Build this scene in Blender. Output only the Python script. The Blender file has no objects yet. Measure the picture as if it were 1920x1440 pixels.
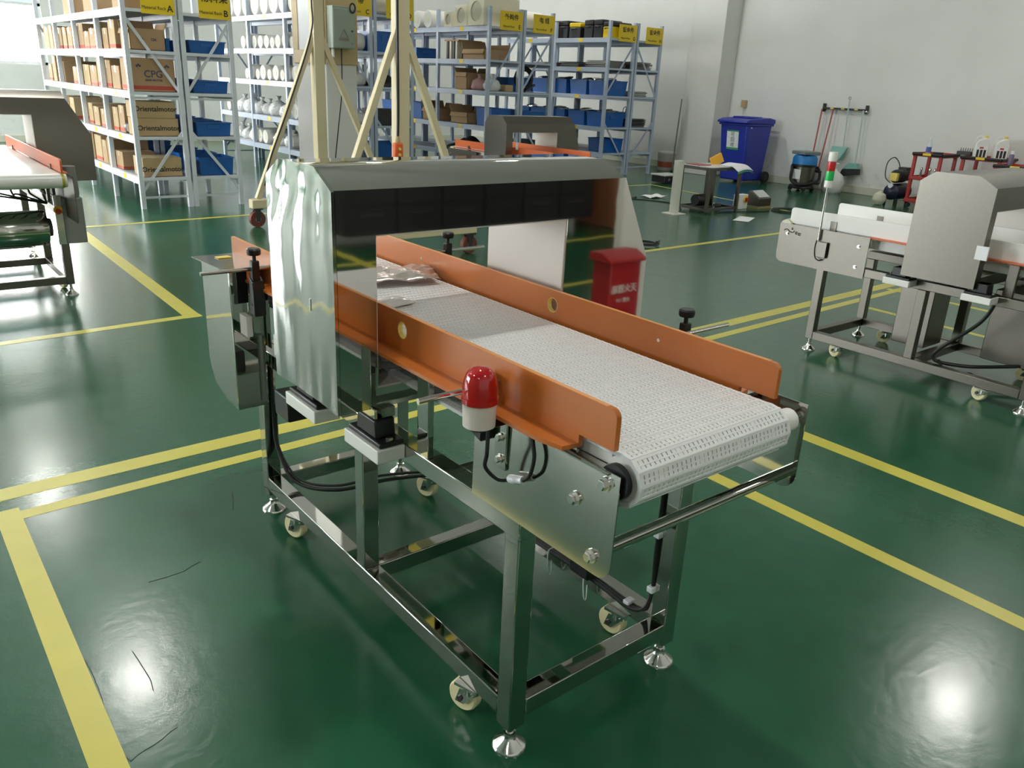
import bpy, bmesh, math, random
from mathutils import Vector, Matrix

random.seed(7)
scene = bpy.context.scene
col = scene.collection
sin, cos, pi = math.sin, math.cos, math.pi

# ------------------------------------------------------------------ camera
YAW, PITCH, ROLL, FPX = 0.6872, 0.3555, 0.0481, 1517.28
fw = Vector((sin(YAW) * cos(PITCH), cos(YAW) * cos(PITCH), -sin(PITCH)))
rt = Vector((cos(YAW), -sin(YAW), 0)); up = rt.cross(fw)
rt2 = rt * cos(ROLL) + up * sin(ROLL); up2 = -rt * sin(ROLL) + up * cos(ROLL)
cd = bpy.data.cameras.new('camera'); cd.sensor_width = 36; cd.lens = FPX / 1920 * 36
cd.clip_start = 0.05; cd.clip_end = 200
cam = bpy.data.objects.new('camera', cd); col.objects.link(cam)
m4 = Matrix((rt2, up2, -fw)).transposed().to_4x4(); m4.translation = Vector((-1.266, -1.859, 1.5))
cam.matrix_world = m4
scene.camera = cam

# ------------------------------------------------------------------ world, exposure
w = bpy.data.worlds.new('world'); scene.world = w; w.use_nodes = True
bg = w.node_tree.nodes['Background']; bg.inputs[0].default_value = (0.75, 0.85, 1.0, 1); bg.inputs[1].default_value = 1.0
scene.view_settings.view_transform = 'Standard'; scene.view_settings.look = 'None'
scene.view_settings.gamma = 1; scene.view_settings.use_curve_mapping = False
scene.view_settings.exposure = 0.17
LAMP_STRENGTH = 215.0        # high-bay lamp discs
WINDOW_LEFT = 17.0          # daylight panes, left wall
WINDOW_BACK = 38.0          # daylight panes, far wall

# ------------------------------------------------------------------ materials
MATS = {}
def mat(name, color, rough=0.5, metal=0.0, noise=0.0, nscale=20.0, bump=0.0, bscale=30.0, emit=None, coat=0.0,
        trans=0.0, spec=0.5, stretch=None, alpha=1.0):
    if name in MATS: return MATS[name]
    m = bpy.data.materials.new(name); m.use_nodes = True
    nt = m.node_tree; b = nt.nodes['Principled BSDF']
    b.inputs['Base Color'].default_value = (*color, 1); b.inputs['Roughness'].default_value = rough
    b.inputs['Metallic'].default_value = metal; b.inputs['Specular IOR Level'].default_value = spec
    b.inputs['Coat Weight'].default_value = coat; b.inputs['Coat Roughness'].default_value = 0.05
    b.inputs['Transmission Weight'].default_value = trans; b.inputs['Alpha'].default_value = alpha
    if emit: b.inputs['Emission Color'].default_value = (*emit[0], 1); b.inputs['Emission Strength'].default_value = emit[1]
    if noise or bump:
        tc = nt.nodes.new('ShaderNodeTexCoord'); mp = nt.nodes.new('ShaderNodeMapping')
        nt.links.new(tc.outputs['Object'], mp.inputs[0])
        if stretch: mp.inputs['Scale'].default_value = stretch
    if noise:
        n = nt.nodes.new('ShaderNodeTexNoise'); n.inputs['Scale'].default_value = nscale; n.inputs['Detail'].default_value = 5
        nt.links.new(mp.outputs[0], n.inputs['Vector'])
        r = nt.nodes.new('ShaderNodeMixRGB'); r.blend_type = 'MIX'
        lo = tuple(c * (1 - noise) for c in color); hi = tuple(min(1, c * (1 + noise)) for c in color)
        r.inputs[1].default_value = (*lo, 1); r.inputs[2].default_value = (*hi, 1)
        nt.links.new(n.outputs['Fac'], r.inputs[0]); nt.links.new(r.outputs[0], b.inputs['Base Color'])
    if bump:
        n2 = nt.nodes.new('ShaderNodeTexNoise'); n2.inputs['Scale'].default_value = bscale; n2.inputs['Detail'].default_value = 3
        nt.links.new(mp.outputs[0], n2.inputs['Vector'])
        bp = nt.nodes.new('ShaderNodeBump'); bp.inputs['Strength'].default_value = bump; bp.inputs['Distance'].default_value = 0.02
        nt.links.new(n2.outputs['Fac'], bp.inputs['Height']); nt.links.new(bp.outputs[0], b.inputs['Normal'])
    MATS[name] = m; return m

STEEL = mat('polished_steel', (0.58, 0.56, 0.52), 0.035, 1.0, bump=0.010, bscale=4)
FILM = mat('film_covered_steel', (0.55, 0.545, 0.51), 0.06, 1.0, bump=0.08, bscale=5, stretch=(1, 1.8, 0.7))
STEEL2 = mat('satin_steel', (0.55, 0.53, 0.48), 0.11, 1.0, bump=0.012, bscale=5)
BRUSH = mat('brushed_steel', (0.185, 0.17, 0.145), 0.34, 1.0, noise=0.06, nscale=60, stretch=(6, 1, 1))
CHROME = mat('bright_bolt_metal', (0.75, 0.73, 0.70), 0.15, 1.0)
ORANGE = mat('orange_polymer', (0.52, 0.145, 0.022), 0.32, 0, noise=0.07, nscale=6, coat=0.25)
ORANGE2 = mat('faded_orange_polymer', (0.60, 0.13, 0.035), 0.4)
YELLOWISH = mat('pale_yellow_edge', (0.80, 0.62, 0.15), 0.5)
BELT = mat('white_belt_plastic', (0.80, 0.80, 0.80), 0.38, 0, noise=0.03, nscale=8)
BELT2 = mat('smooth_white_belt', (0.78, 0.77, 0.73), 0.28)
WHITEP = mat('white_plastic', (0.80, 0.79, 0.75), 0.4)
LINER = mat('cream_liner', (0.76, 0.72, 0.66), 0.35)
BLACK = mat('black_plastic', (0.012, 0.012, 0.013), 0.35)
RUBBER = mat('black_rubber', (0.015, 0.015, 0.016), 0.6)
CABLE = mat('black_cable', (0.012, 0.012, 0.012), 0.45)
NYLON = mat('cream_nylon_wheel', (0.80, 0.72, 0.42), 0.4)
CREAM = mat('cream_paint', (0.72, 0.62, 0.40), 0.45, noise=0.05, nscale=4)
RACK = mat('pale_blue_rack_paint', (0.47, 0.54, 0.66), 0.4, noise=0.04, nscale=9)
RACK_LIT = mat('light_washed_rack_paint', (0.66, 0.70, 0.75), 0.4, noise=0.04, nscale=9)  # same rack paint whitened: window light put into the colour
DECK = mat('rack_deck_paint', (0.50, 0.53, 0.58), 0.5)
TAGY = mat('yellow_sign', (0.85, 0.60, 0.01), 0.45)
INK = mat('black_ink', (0.02, 0.018, 0.015), 0.6)
INKG = mat('grey_ink', (0.22, 0.17, 0.12), 0.7)
CARD = mat('brown_cardboard', (0.46, 0.30, 0.16), 0.8, noise=0.12, nscale=5)
CARD2 = mat('tan_cardboard', (0.52, 0.37, 0.20), 0.8, noise=0.10, nscale=6)
CARDIN = mat('cardboard_inside', (0.34, 0.22, 0.12), 0.85)
TAPE = mat('packing_tape', (0.62, 0.50, 0.30), 0.3)
REDBAND = mat('red_print', (0.50, 0.08, 0.05), 0.7)
NAVYINK = mat('dark_blue_print', (0.07, 0.07, 0.16), 0.7)
BLUEBIN = mat('blue_polymer', (0.010, 0.12, 0.42), 0.38, noise=0.1, nscale=3)
WHEELIE = mat('royal_blue_polymer', (0.018, 0.035, 0.36), 0.4, noise=0.08, nscale=4)
FOAM = mat('white_foam', (0.76, 0.75, 0.69), 0.7, noise=0.06, nscale=10)
FOAMY = mat('cream_foam', (0.80, 0.75, 0.58), 0.7, noise=0.06, nscale=10)
BAG = mat('clear_plastic_bag', (0.80, 0.80, 0.78), 0.12, bump=0.9, bscale=9, coat=0.6)
RED = mat('red_paint', (0.42, 0.028, 0.020), 0.35)
REDBOX = mat('dark_red_paint', (0.40, 0.015, 0.02), 0.4)
GREYGREEN = mat('grey_green_enamel', (0.33, 0.38, 0.31), 0.45, noise=0.03, nscale=5)
WOODB = mat('tan_board', (0.52, 0.39, 0.20), 0.6, noise=0.1, nscale=6)
PAPER = mat('white_paper', (0.82, 0.83, 0.84), 0.7)
GREENP = mat('green_print', (0.05, 0.34, 0.14), 0.6)
ORANGEP = mat('yellow_orange_print', (0.85, 0.42, 0.03), 0.6)
TEAL = mat('teal_plastic', (0.20, 0.42, 0.36), 0.5)
PALEG = mat('pale_green_grey_metal', (0.50, 0.58, 0.56), 0.45)
GREYM = mat('grey_metal', (0.28, 0.28, 0.27), 0.45, 0.7)
DARKM = mat('dark_metal', (0.06, 0.06, 0.06), 0.5, 0.4)
SKYBLUE = mat('bright_blue_plastic', (0.01, 0.20, 0.55), 0.35)
IVORY = mat('ivory_pvc', (0.70, 0.69, 0.60), 0.45)
REDLENS = mat('red_lens', (0.46, 0.008, 0.010), 0.08, coat=0.6, bump=0.0)
GREENLENS = mat('green_lens', (0.02, 0.50, 0.12), 0.25)
SAFETYOR = mat('orange_pendant', (0.85, 0.14, 0.03), 0.4)
OLIVE = mat('olive_yellow', (0.42, 0.40, 0.03), 0.45)
CLEAR = mat('milky_plastic', (0.72, 0.74, 0.76), 0.25)

# floor: glossy green epoxy with scuffs and hairline cracks
def floor_material():
    m = bpy.data.materials.new('green_epoxy_floor'); m.use_nodes = True
    nt = m.node_tree; b = nt.nodes['Principled BSDF']; N = nt.nodes.new; L = nt.links.new
    tc = N('ShaderNodeTexCoord')
    n1 = N('ShaderNodeTexNoise'); n1.inputs['Scale'].default_value = 0.9; n1.inputs['Detail'].default_value = 7; n1.inputs['Roughness'].default_value = 0.62
    L(tc.outputs['Object'], n1.inputs['Vector'])
    cr = N('ShaderNodeValToRGB'); e = cr.color_ramp.elements
    e[0].position = 0.30; e[0].color = (0.012, 0.092, 0.038, 1); e[1].position = 0.72; e[1].color = (0.021, 0.120, 0.060, 1)
    L(n1.outputs['Fac'], cr.inputs[0])
    n2 = N('ShaderNodeTexNoise'); n2.inputs['Scale'].default_value = 9; n2.inputs['Detail'].default_value = 8
    L(tc.outputs['Object'], n2.inputs['Vector'])
    mx = N('ShaderNodeMixRGB'); mx.blend_type = 'MULTIPLY'; mx.inputs[0].default_value = 0.25
    L(cr.outputs[0], mx.inputs[1]); L(n2.outputs['Fac'], mx.inputs[2])
    L(mx.outputs[0], b.inputs['Base Color'])
    n3 = N('ShaderNodeTexNoise'); n3.inputs['Scale'].default_value = 7; n3.inputs['Detail'].default_value = 9; n3.inputs['Roughness'].default_value = 0.7
    L(tc.outputs['Object'], n3.inputs['Vector'])
    mr = N('ShaderNodeMapRange'); mr.inputs[1].default_value = 0.3; mr.inputs[2].default_value = 0.75; mr.inputs[3].default_value = 0.19; mr.inputs[4].default_value = 0.255
    L(n3.outputs['Fac'], mr.inputs[0]); L(mr.outputs[0], b.inputs['Roughness'])
    b.inputs['Specular IOR Level'].default_value = 0.42
    b.inputs['Coat Weight'].default_value = 0.16; b.inputs['Coat Roughness'].default_value = 0.13
    n4 = N('ShaderNodeTexNoise'); n4.inputs['Scale'].default_value = 26; n4.inputs['Detail'].default_value = 4; n4.inputs['Roughness'].default_value = 0.6
    L(tc.outputs['Object'], n4.inputs['Vector'])
    bp = N('ShaderNodeBump'); bp.inputs['Strength'].default_value = 0.075; bp.inputs['Distance'].default_value = 0.01
    L(n4.outputs['Fac'], bp.inputs['Height']); L(bp.outputs[0], b.inputs['Normal'])
    return m
FLOORM = floor_material()
LINEY = mat('yellow_floor_paint', (0.58, 0.52, 0.075), 0.35, noise=0.10, nscale=7)

def wall_material():
    m = bpy.data.materials.new('scuffed_white_wall'); m.use_nodes = True
    nt = m.node_tree; b = nt.nodes['Principled BSDF']; N = nt.nodes.new; L = nt.links.new
    tc = N('ShaderNodeTexCoord'); n = N('ShaderNodeTexNoise'); n.inputs['Scale'].default_value = 0.8; n.inputs['Detail'].default_value = 7
    L(tc.outputs['Object'], n.inputs['Vector'])
    cr = N('ShaderNodeValToRGB'); e = cr.color_ramp.elements
    e[0].position = 0.3; e[0].color = (0.70, 0.70, 0.665, 1); e[1].position = 0.7; e[1].color = (0.78, 0.78, 0.75, 1)
    L(n.outputs['Fac'], cr.inputs[0])
    sx = N('ShaderNodeSeparateXYZ'); L(tc.outputs['Object'], sx.inputs[0])
    mr = N('ShaderNodeMapRange'); mr.inputs[1].default_value = 0.15; mr.inputs[2].default_value = 0.75; mr.inputs[3].default_value = 1; mr.inputs[4].default_value = 0
    L(sx.outputs['Z'], mr.inputs[0])
    n2 = N('ShaderNodeTexNoise'); n2.inputs['Scale'].default_value = 2.6; n2.inputs['Detail'].default_value = 8; n2.inputs['Roughness'].default_value = 0.7
    L(tc.outputs['Object'], n2.inputs['Vector'])
    g = N('ShaderNodeMapRange'); g.inputs[1].default_value = 0.55; g.inputs[2].default_value = 0.75; L(n2.outputs['Fac'], g.inputs[0])
    mu = N('ShaderNodeMath'); mu.operation = 'MULTIPLY'; L(mr.outputs[0], mu.inputs[0]); L(g.outputs[0], mu.inputs[1])
    m2 = N('ShaderNodeMixRGB'); m2.inputs[2].default_value = (0.30, 0.29, 0.27, 1)
    L(mu.outputs[0], m2.inputs[0]); L(cr.outputs[0], m2.inputs[1]); L(m2.outputs[0], b.inputs['Base Color'])
    b.inputs['Roughness'].default_value = 0.75
    return m
WALLM = wall_material()
CEILM = mat('grey_ceiling', (0.50, 0.50, 0.48), 0.8)
BASEM = mat('cream_skirting_paint', (0.62, 0.61, 0.50), 0.5, noise=0.08, nscale=3)
PILM = mat('white_column_paint', (0.74, 0.73, 0.69), 0.7, noise=0.05, nscale=2)

# ------------------------------------------------------------------ mesh helpers
class MB:
    def __init__(s): s.v = []; s.f = []
    def add(s, vs, fs):
        o = len(s.v); s.v += [tuple(p) for p in vs]; s.f += [tuple(i + o for i in q) for q in fs]; return s
    def box(s, x0, x1, y0, y1, z0, z1):
        return s.add([(x0,y0,z0),(x1,y0,z0),(x1,y1,z0),(x0,y1,z0),(x0,y0,z1),(x1,y0,z1),(x1,y1,z1),(x0,y1,z1)],
                     [(0,3,2,1),(4,5,6,7),(0,1,5,4),(1,2,6,5),(2,3,7,6),(3,0,4,7)])
    def obox(s, c, ax, ay, az):      # oriented box: centre and three half vectors
        c = Vector(c); ax = Vector(ax); ay = Vector(ay); az = Vector(az); vs = []
        for k in (-1, 1):
            for i, j in ((-1,-1),(1,-1),(1,1),(-1,1)): vs.append(c + ax*i + ay*j + az*k)
        return s.add(vs, [(0,3,2,1),(4,5,6,7),(0,1,5,4),(1,2,6,5),(2,3,7,6),(3,0,4,7)])
    def bar(s, p, q, w, h, upv=(0,0,1)):   # rectangular bar from p to q
        p = Vector(p); q = Vector(q); d = (q - p); l = d.length; d.normalize()
        u = Vector(upv); u = (u - d * u.dot(d)); 
        if u.length < 1e-6: u = Vector((1,0,0))
        u.normalize(); sd = d.cross(u)
        return s.obox((p+q)/2, d*(l/2), sd*(w/2), u*(h/2))
    def prism(s, poly, axis, a0, a1):
        n = len(poly); vs = []
        for a in (a0, a1):
            for (p, q) in poly:
                vs.append({'x': (a,p,q), 'y': (p,a,q), 'z': (p,q,a)}[axis])
        fs = [tuple(range(n)), tuple(range(2*n-1, n-1, -1))]
        fs += [(i, (i+1) % n, n + (i+1) % n, n + i) for i in range(n)]
        return s.add(vs, fs)
    def tube(s, pts, r, n=8, closed=False):
        pts = [Vector(p) for p in pts]; rings = []; up0 = None
        for i, p in enumerate(pts):
            a = pts[max(i-1, 0)]; b = pts[min(i+1, len(pts)-1)]; d = (b - a).normalized()
            if up0 is None: up0 = d.orthogonal().normalized()
            u = up0 - d * up0.dot(d)
            if u.length < 1e-5: u = d.orthogonal()
            u.normalize(); up0 = u; v = d.cross(u)
            rr = r[i] if isinstance(r, (list, tuple)) else r
            rings.append([p + u * (rr*cos(2*pi*k/n)) + v * (rr*sin(2*pi*k/n)) for k in range(n)])
        vs = [q for g in rings for q in g]; fs = []
        for i in range(len(pts)-1):
            for k in range(n): fs.append((i*n+k, i*n+(k+1) % n, (i+1)*n+(k+1) % n, (i+1)*n+k))
        fs.append(tuple(range(n-1, -1, -1))); fs.append(tuple((len(pts)-1)*n + k for k in range(n)))
        return s.add(vs, fs)
    def lathe(s, prof, c=(0,0,0), n=16, axis='z'):   # profile of (radius, height)
        vs = []; fs = []; m = len(prof)
        for (r, h) in prof:
            for k in range(n):
                a = 2*pi*k/n; p, q = max(r, 1e-4)*cos(a), max(r, 1e-4)*sin(a)
                v = {'z': (p,q,h), 'x': (h,p,q), 'y': (p,h,q)}[axis]
                vs.append((v[0]+c[0], v[1]+c[1], v[2]+c[2]))
        for i in range(m-1):
            for k in range(n): fs.append((i*n+k, i*n+(k+1) % n, (i+1)*n+(k+1) % n, (i+1)*n+k))
        fs.append(tuple(range(n-1, -1, -1))); fs.append(tuple((m-1)*n + k for k in range(n)))
        return s.add(vs, fs)
    def sheet(s, P, fn_u, fn_v, fn):  # grid surface
        nu, nv = fn_u, fn_v; vs = [fn(i/nu, j/nv) for j in range(nv+1) for i in range(nu+1)]
        fs = [(j*(nu+1)+i, j*(nu+1)+i+1, (j+1)*(nu+1)+i+1, (j+1)*(nu+1)+i) for j in range(nv) for i in range(nu)]
        return s.add(vs, fs)
    def mesh(s, name, m, sharp=40):
        me = bpy.data.meshes.new(name); me.from_pydata(s.v, [], s.f); 
        bm = bmesh.new(); bm.from_mesh(me); bmesh.ops.recalc_face_normals(bm, faces=bm.faces); bm.to_mesh(me); bm.free()
        me.materials.append(m)
        me.polygons.foreach_set('use_smooth', [True]*len(me.polygons)); me.set_sharp_from_angle(angle=math.radians(sharp))
        me.update(); return me
    def build(s, name, m, parent=None, bevel=0.0, loc=None, seg=2, sharp=40):
        return obj(name, s.mesh(name, m, sharp), parent, bevel, loc, seg)

def obj(name, me, parent=None, bevel=0.0, loc=None, seg=2):
    o = bpy.data.objects.new(name, me); col.objects.link(o)
    if parent: o.parent = parent
    if loc: o.location = loc
    if bevel:
        md = o.modifiers.new('bevel', 'BEVEL'); md.width = bevel; md.segments = seg; md.limit_method = 'ANGLE'; md.angle_limit = math.radians(40)
    return o

def tag(o, label=None, cat=None, group=None, kind=None):
    if label: o['label'] = label
    if cat: o['category'] = cat
    if group: o['group'] = group
    if kind: o['kind'] = kind
    return o

def thing(name, loc, label, cat, group=None, rz=0.0):
    o = bpy.data.objects.new(name, None); col.objects.link(o); o.empty_display_size = 0.1
    o.location = loc; o.rotation_euler = (0, 0, rz)
    return tag(o, label, cat, group)

def copy_tree(o, parent=None):
    c = o.copy(); col.objects.link(c); c.parent = parent
    for ch in list(o.children): copy_tree(ch, c)
    return c

def text(name, body, size, loc, right, upv, m, parent, depth=0.0008, align='CENTER', bold=0.0):
    cu = bpy.data.curves.new(name, 'FONT'); cu.body = body; cu.size = size; cu.align_x = align; cu.align_y = 'CENTER'
    cu.extrude = depth; cu.offset = bold; cu.resolution_u = 3
    t = bpy.data.objects.new('tmp_text', cu); col.objects.link(t)
    dg = bpy.context.evaluated_depsgraph_get(); me = bpy.data.meshes.new_from_object(t.evaluated_get(dg))
    bpy.data.objects.remove(t); bpy.data.curves.remove(cu)
    me.materials.clear(); me.materials.append(m)
    o = bpy.data.objects.new(name, me); col.objects.link(o)
    r = Vector(right).normalized(); u = Vector(upv).normalized(); n = r.cross(u)
    mm = Matrix((r, u, n)).transposed().to_4x4(); mm.translation = Vector(loc)
    if parent: o.parent = parent
    o.matrix_local = mm
    return o

ORD = ['first', 'second', 'third', 'fourth', 'fifth', 'sixth', 'seventh', 'eighth', 'ninth', 'tenth', 'eleventh', 'twelfth', 'thirteenth', 'fourteenth']
LEVEL = ['lowest', 'second', 'third', 'fourth', 'top']

# ------------------------------------------------------------------ setting
XR, YB, XL, YF, ZC = 12.12, 16.85, -9.0, -9.0, 6.6
fl = MB().box(XL, XR, YF, YB, -0.1, 0).build('floor', FLOORM); tag(fl, kind='structure')
nline = 0
def line(x0, y0, x1, y1, wd):
    global nline; nline += 1
    d = Vector((x1-x0, y1-y0, 0)); l = d.length
    o = MB().bar((0,0,0), tuple(d), wd, 0.0010).build('floor_line', LINEY, fl, loc=(x0, y0, 0.0002 + 0.00004*nline)); return o
line(-8, 1.355-0.021*8, -1.05, 1.355-0.021*1.05, 0.11)
line(-1.05, 1.355-0.021*1.05, 12.0, 1.355+0.021*12, 0.10)
line(-1.085, 1.135, 9.0, 1.135+0.030*9.99, 0.065)
line(-1.045, 1.20, -1.065, -8.5, 0.075)
line(0.305, 3.30, 0.365, 6.86, 0.10)
line(-8, 2.90, 0.36, 3.345, 0.07)
line(0.33, 6.89, 3.0, 7.08, 0.07)
line(2.6, 3.48, 9.0, 3.62, 0.07)
line(2.05, 1.10, 2.05, -8.5, 0.09)
line(1.335, 1.05, 1.32, -8.5, 0.07)
line(4.71, 1.20, 4.66, -3.0, 0.06)
line(5.50, 1.40, 5.53, -3.0, 0.06)
line(9.33, 7.62, 8.90, 4.45, 0.05)
line(9.33, 7.60, 6.0, 7.66, 0.05)
line(-3.0, -3.1, 1.25, -3.15, 0.07)
line(2.1, -3.2, 9.0, -3.3, 0.07)
line(-3.0, -4.6, 9.0, -4.75, 0.07)
CRACKM = mat('dark_crack', (0.006, 0.020, 0.010), 0.8)
for pts, wd in (([(-1.022, 0.285), (-1.008, 0.198), (-1.005, 0.113), (-1.007, 0.017), (-1.011, -0.045), (-1.021, -0.134), (-1.004, -0.227), (-0.971, -0.211), (-0.928, -0.2), (-0.887, -0.182)], 0.0016),
                ([(-0.897, 0.169), (-0.892, 0.074), (-0.896, -0.019)], 0.0022), ([(-0.346, 0.906), (-0.394, 0.767)], 0.0026), ([(-0.768, 0.475), (-0.662, 0.474), (-0.60, 0.50)], 0.003)):
    c = MB()
    for (p, q) in zip(pts, pts[1:]):
        k = Vector((p[0]+q[0], p[1]+q[1], 0))/2 + Vector((random.uniform(-.004, .004), random.uniform(-.004, .004), 0))
        c.bar((p[0], p[1], 0), (k.x, k.y, 0), wd, 0.0006).bar((k.x, k.y, 0), (q[0], q[1], 0), wd, 0.0006)
    c.build('crack', CRACKM, fl, loc=(0, 0, 0.0003))

# right wall
tag(MB().box(XR, XR+0.2, YF, YB, 0, ZC).build('wall_right', WALLM), kind='structure')
tag(MB().box(XL, XR, YF-0.2, YF, 0, ZC).build('wall_front', WALLM), kind='structure')
tag(MB().box(XL-0.2, XR+0.2, YF-0.2, YB+0.2, ZC, ZC+0.2).build('ceiling', CEILM), kind='structure')
tag(MB().box(XR-0.025, XR, YF, YB, 0, 0.13).build('baseboard_right', BASEM, bevel=0.006), kind='structure')
tag(MB().box(XL, XR-0.03, YB-0.025, YB, 0, 0.13).build('baseboard_back', BASEM, bevel=0.006), kind='structure')
# back wall with a window band on the window side
wb = MB()
WX0, WX1, WZ0, WZ1 = -2.85, 2.15, 1.42, 3.6
wb.box(XL, WX0, YB, YB+0.2, 0, ZC); wb.box(WX1, XR, YB, YB+0.2, 0, ZC)
wb.box(WX0, WX1, YB, YB+0.2, 0, WZ0); wb.box(WX0, WX1, YB, YB+0.2, WZ1, ZC)
tag(wb.build('wall_back', WALLM), kind='structure')
# left wall with windows
lw = MB(); LWIN = [(5.0, 8.0), (9.0, 12.2), (13.0, 16.2)]
y = YF
for (a, b_) in LWIN:
    lw.box(XL-0.2, XL, y, a, 0, ZC); lw.box(XL-0.2, XL, a, b_, 0, 1.0); lw.box(XL-0.2, XL, a, b_, 3.6, ZC); y = b_
lw.box(XL-0.2, XL, y, YB, 0, ZC)
tag(lw.build('wall_left', mat('grey_green_wall_paint', (0.22, 0.30, 0.26), 0.7, noise=0.05, nscale=1)), kind='structure')
PANEB = mat('bright_daylight_pane', (0.9, 0.95, 1.0), 0.2, emit=((1.0, 0.99, 0.95), WINDOW_BACK))
PANET = mat('shaded_teal_pane', (0.25, 0.40, 0.42), 0.2, emit=((0.55, 0.80, 0.82), 0.9))
PANEL = mat('daylight_pane', (0.9, 0.95, 1.0), 0.2, emit=((0.93, 0.97, 1.0), WINDOW_LEFT))
FRAMEW = mat('white_window_frame', (0.75, 0.77, 0.77), 0.5)
nwin = 0
def window(x0, x1, z0, z1, zsplit):
    global nwin; nwin += 1
    f = MB()
    f.box(x0, x1, YB+0.02, YB+0.10, z0, z0+0.05).box(x0, x1, YB+0.02, YB+0.10, z1-0.05, z1).box(x0, x0+0.05, YB+0.02, YB+0.10, z0, z1).box(x1-0.05, x1, YB+0.02, YB+0.10, z0, z1)
    f.box(x0, x1, YB+0.02, YB+0.10, zsplit-0.025, zsplit+0.025)
    o = tag(f.build('window_%d' % nwin, FRAMEW), kind='structure')
    MB().box(x0+0.05, x1-0.05, YB+0.05, YB+0.07, z0+0.05, zsplit-0.025).build('pane', PANEB, o)
    MB().box(x0+0.05, x1-0.05, YB+0.05, YB+0.07, zsplit+0.025, z1-0.05).build('pane', PANET, o)
k = 3; ww = (WX1-WX0)/k
for i in range(k): window(WX0+i*ww, WX0+(i+1)*ww, WZ0, WZ1, 2.48)
for (a, b_) in LWIN:
    nwin += 1; f = MB(); zz0, zz1 = 1.0, 3.6; mid = (a+b_)/2
    for (p, q, r, s) in ((a, b_, zz0, zz0+0.06), (a, b_, zz1-0.06, zz1), (a, a+0.06, zz0, zz1), (b_-0.06, b_, zz0, zz1), (mid-0.03, mid+0.03, zz0, zz1)):
        f.box(XL-0.10, XL-0.02, p, q, r, s)
    o = tag(f.build('window_%d' % nwin, FRAMEW), kind='structure')
    for (p, q) in ((a+0.06, mid-0.03), (mid+0.03, b_-0.06)): MB().box(XL-0.07, XL-0.05, p, q, zz0+0.06, zz1-0.06).build('pane', PANEL, o)
# pilaster on the right wall, free column with its board, unseen thin board standing in for a mirrored column
tag(MB().box(11.68, XR, 8.32, 9.10, 0, ZC).build('wall_pilaster', PILM, bevel=0.01), kind='structure')
tag(MB().box(3.56, 3.98, 7.90, 8.78, 0, ZC).build('wall_column', PILM, bevel=0.01), kind='structure')
tag(MB().box(2.47, 3.40, -2.15, -2.08, 0, 2.4).build('wall_mirrored_board', PILM, bevel=0.01), kind='structure')

# ceiling lamps
LAMPM = mat('lamp_glow', (1, 1, 1), 0.3, emit=((1.0, 0.985, 0.93), LAMP_STRENGTH))
LAMPSH = mat('lamp_reflector', (0.6, 0.6, 0.6), 0.35, 0.8)
spots = [(0.45, 7.4), (0.5, 13.4), (8.7, 1.0), (7.9, 8.75), (8.3, 14.6), (0.5, 0.6), (0.5, -5.6), (8.3, -5.6), (-6.2, 0.6), (-6.2, 7.4), (-6.2, 13.4), (-6.2, -5.6)]
lamp0 = None
for i, (x, y) in enumerate(spots):
    lab = 'high bay ceiling lamp with a round glowing disc hung above the green floor'
    if lamp0 is None:
        lamp0 = thing('ceiling_lamp', (x, y, 5.8), lab, 'lamp', 'high bay ceiling lamps')
        MB().lathe([(0.30, 0.0), (0.31, 0.0), (0.20, 0.22), (0.10, 0.30), (0.09, 0.45), (0.0, 0.46)], n=24).build('reflector', LAMPSH, lamp0)
        MB().lathe([(0.19, -0.012), (0.19, -0.004)], n=24).build('lamp_disc', LAMPM, lamp0)
        MB().tube([(0, 0, 0.45), (0, 0, 0.80)], 0.012).build('rod', LAMPSH, lamp0)
    else:
        c = copy_tree(lamp0); c.location = (x, y, 5.8)
# ------------------------------------------------------------------ machine components
def foot(parent, x, y, ztop, m=CHROME, r=0.042):
    return MB().lathe([(r, 0.0), (r, 0.005), (r*0.93, 0.009), (r*0.45, 0.026), (r*0.36, 0.034), (r*0.36, 0.042), (0.010, 0.043), (0.010, ztop)], (x, y, 0), 24).build('levelling_foot', m, parent)

def caster(parent, x, y, ztop, rz=0.0, r=0.043, wheel=NYLON):
    f = MB().box(-0.032, 0.032, -0.035, 0.035, ztop-0.008, ztop)
    f.lathe([(0.026, ztop-0.03), (0.026, ztop-0.008)], n=16)
    for s in (-1, 1):
        f.prism([(-0.024, ztop-0.02), (0.024, ztop-0.02), (0.030+0.008, r-0.014), (0.012, r-0.014)], 'x', s*0.022-0.0015, s*0.022+0.0015)
    c = f.build('caster', CHROME, parent, loc=(x, y, 0)); c.rotation_euler = (0, 0, rz)
    oy = 0.022
    MB().lathe([(r*0.55, -0.016), (r*0.90, -0.016), (r, -0.011), (r, 0.011), (r*0.90, 0.016), (r*0.55, 0.016)], (0, oy, r), 24, 'x').build('wheel', wheel, c)
    MB().lathe([(0.008, -0.028), (0.008, 0.028)], (0, oy, r), 8, 'x').build('axle', DARKM, c)
    return c

_bolt = {}
def bolt(parent, x, y, z, nx=-1, s=1.0):
    key = (nx, s)
    if key not in _bolt:
        b = MB(); pr = []
        b.lathe([(0.013*s, 0), (0.013*s, 0.003*s*nx)], n=16, axis='x')
        b.lathe([(0.010*s, 0.003*s*nx), (0.010*s, 0.011*s*nx), (0.008*s, 0.013*s*nx)], n=6, axis='x')
        _bolt[key] = b.mesh('bolt', CHROME, 30)
    return obj('bolt', _bolt[key], parent, loc=(x, y, z))

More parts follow.
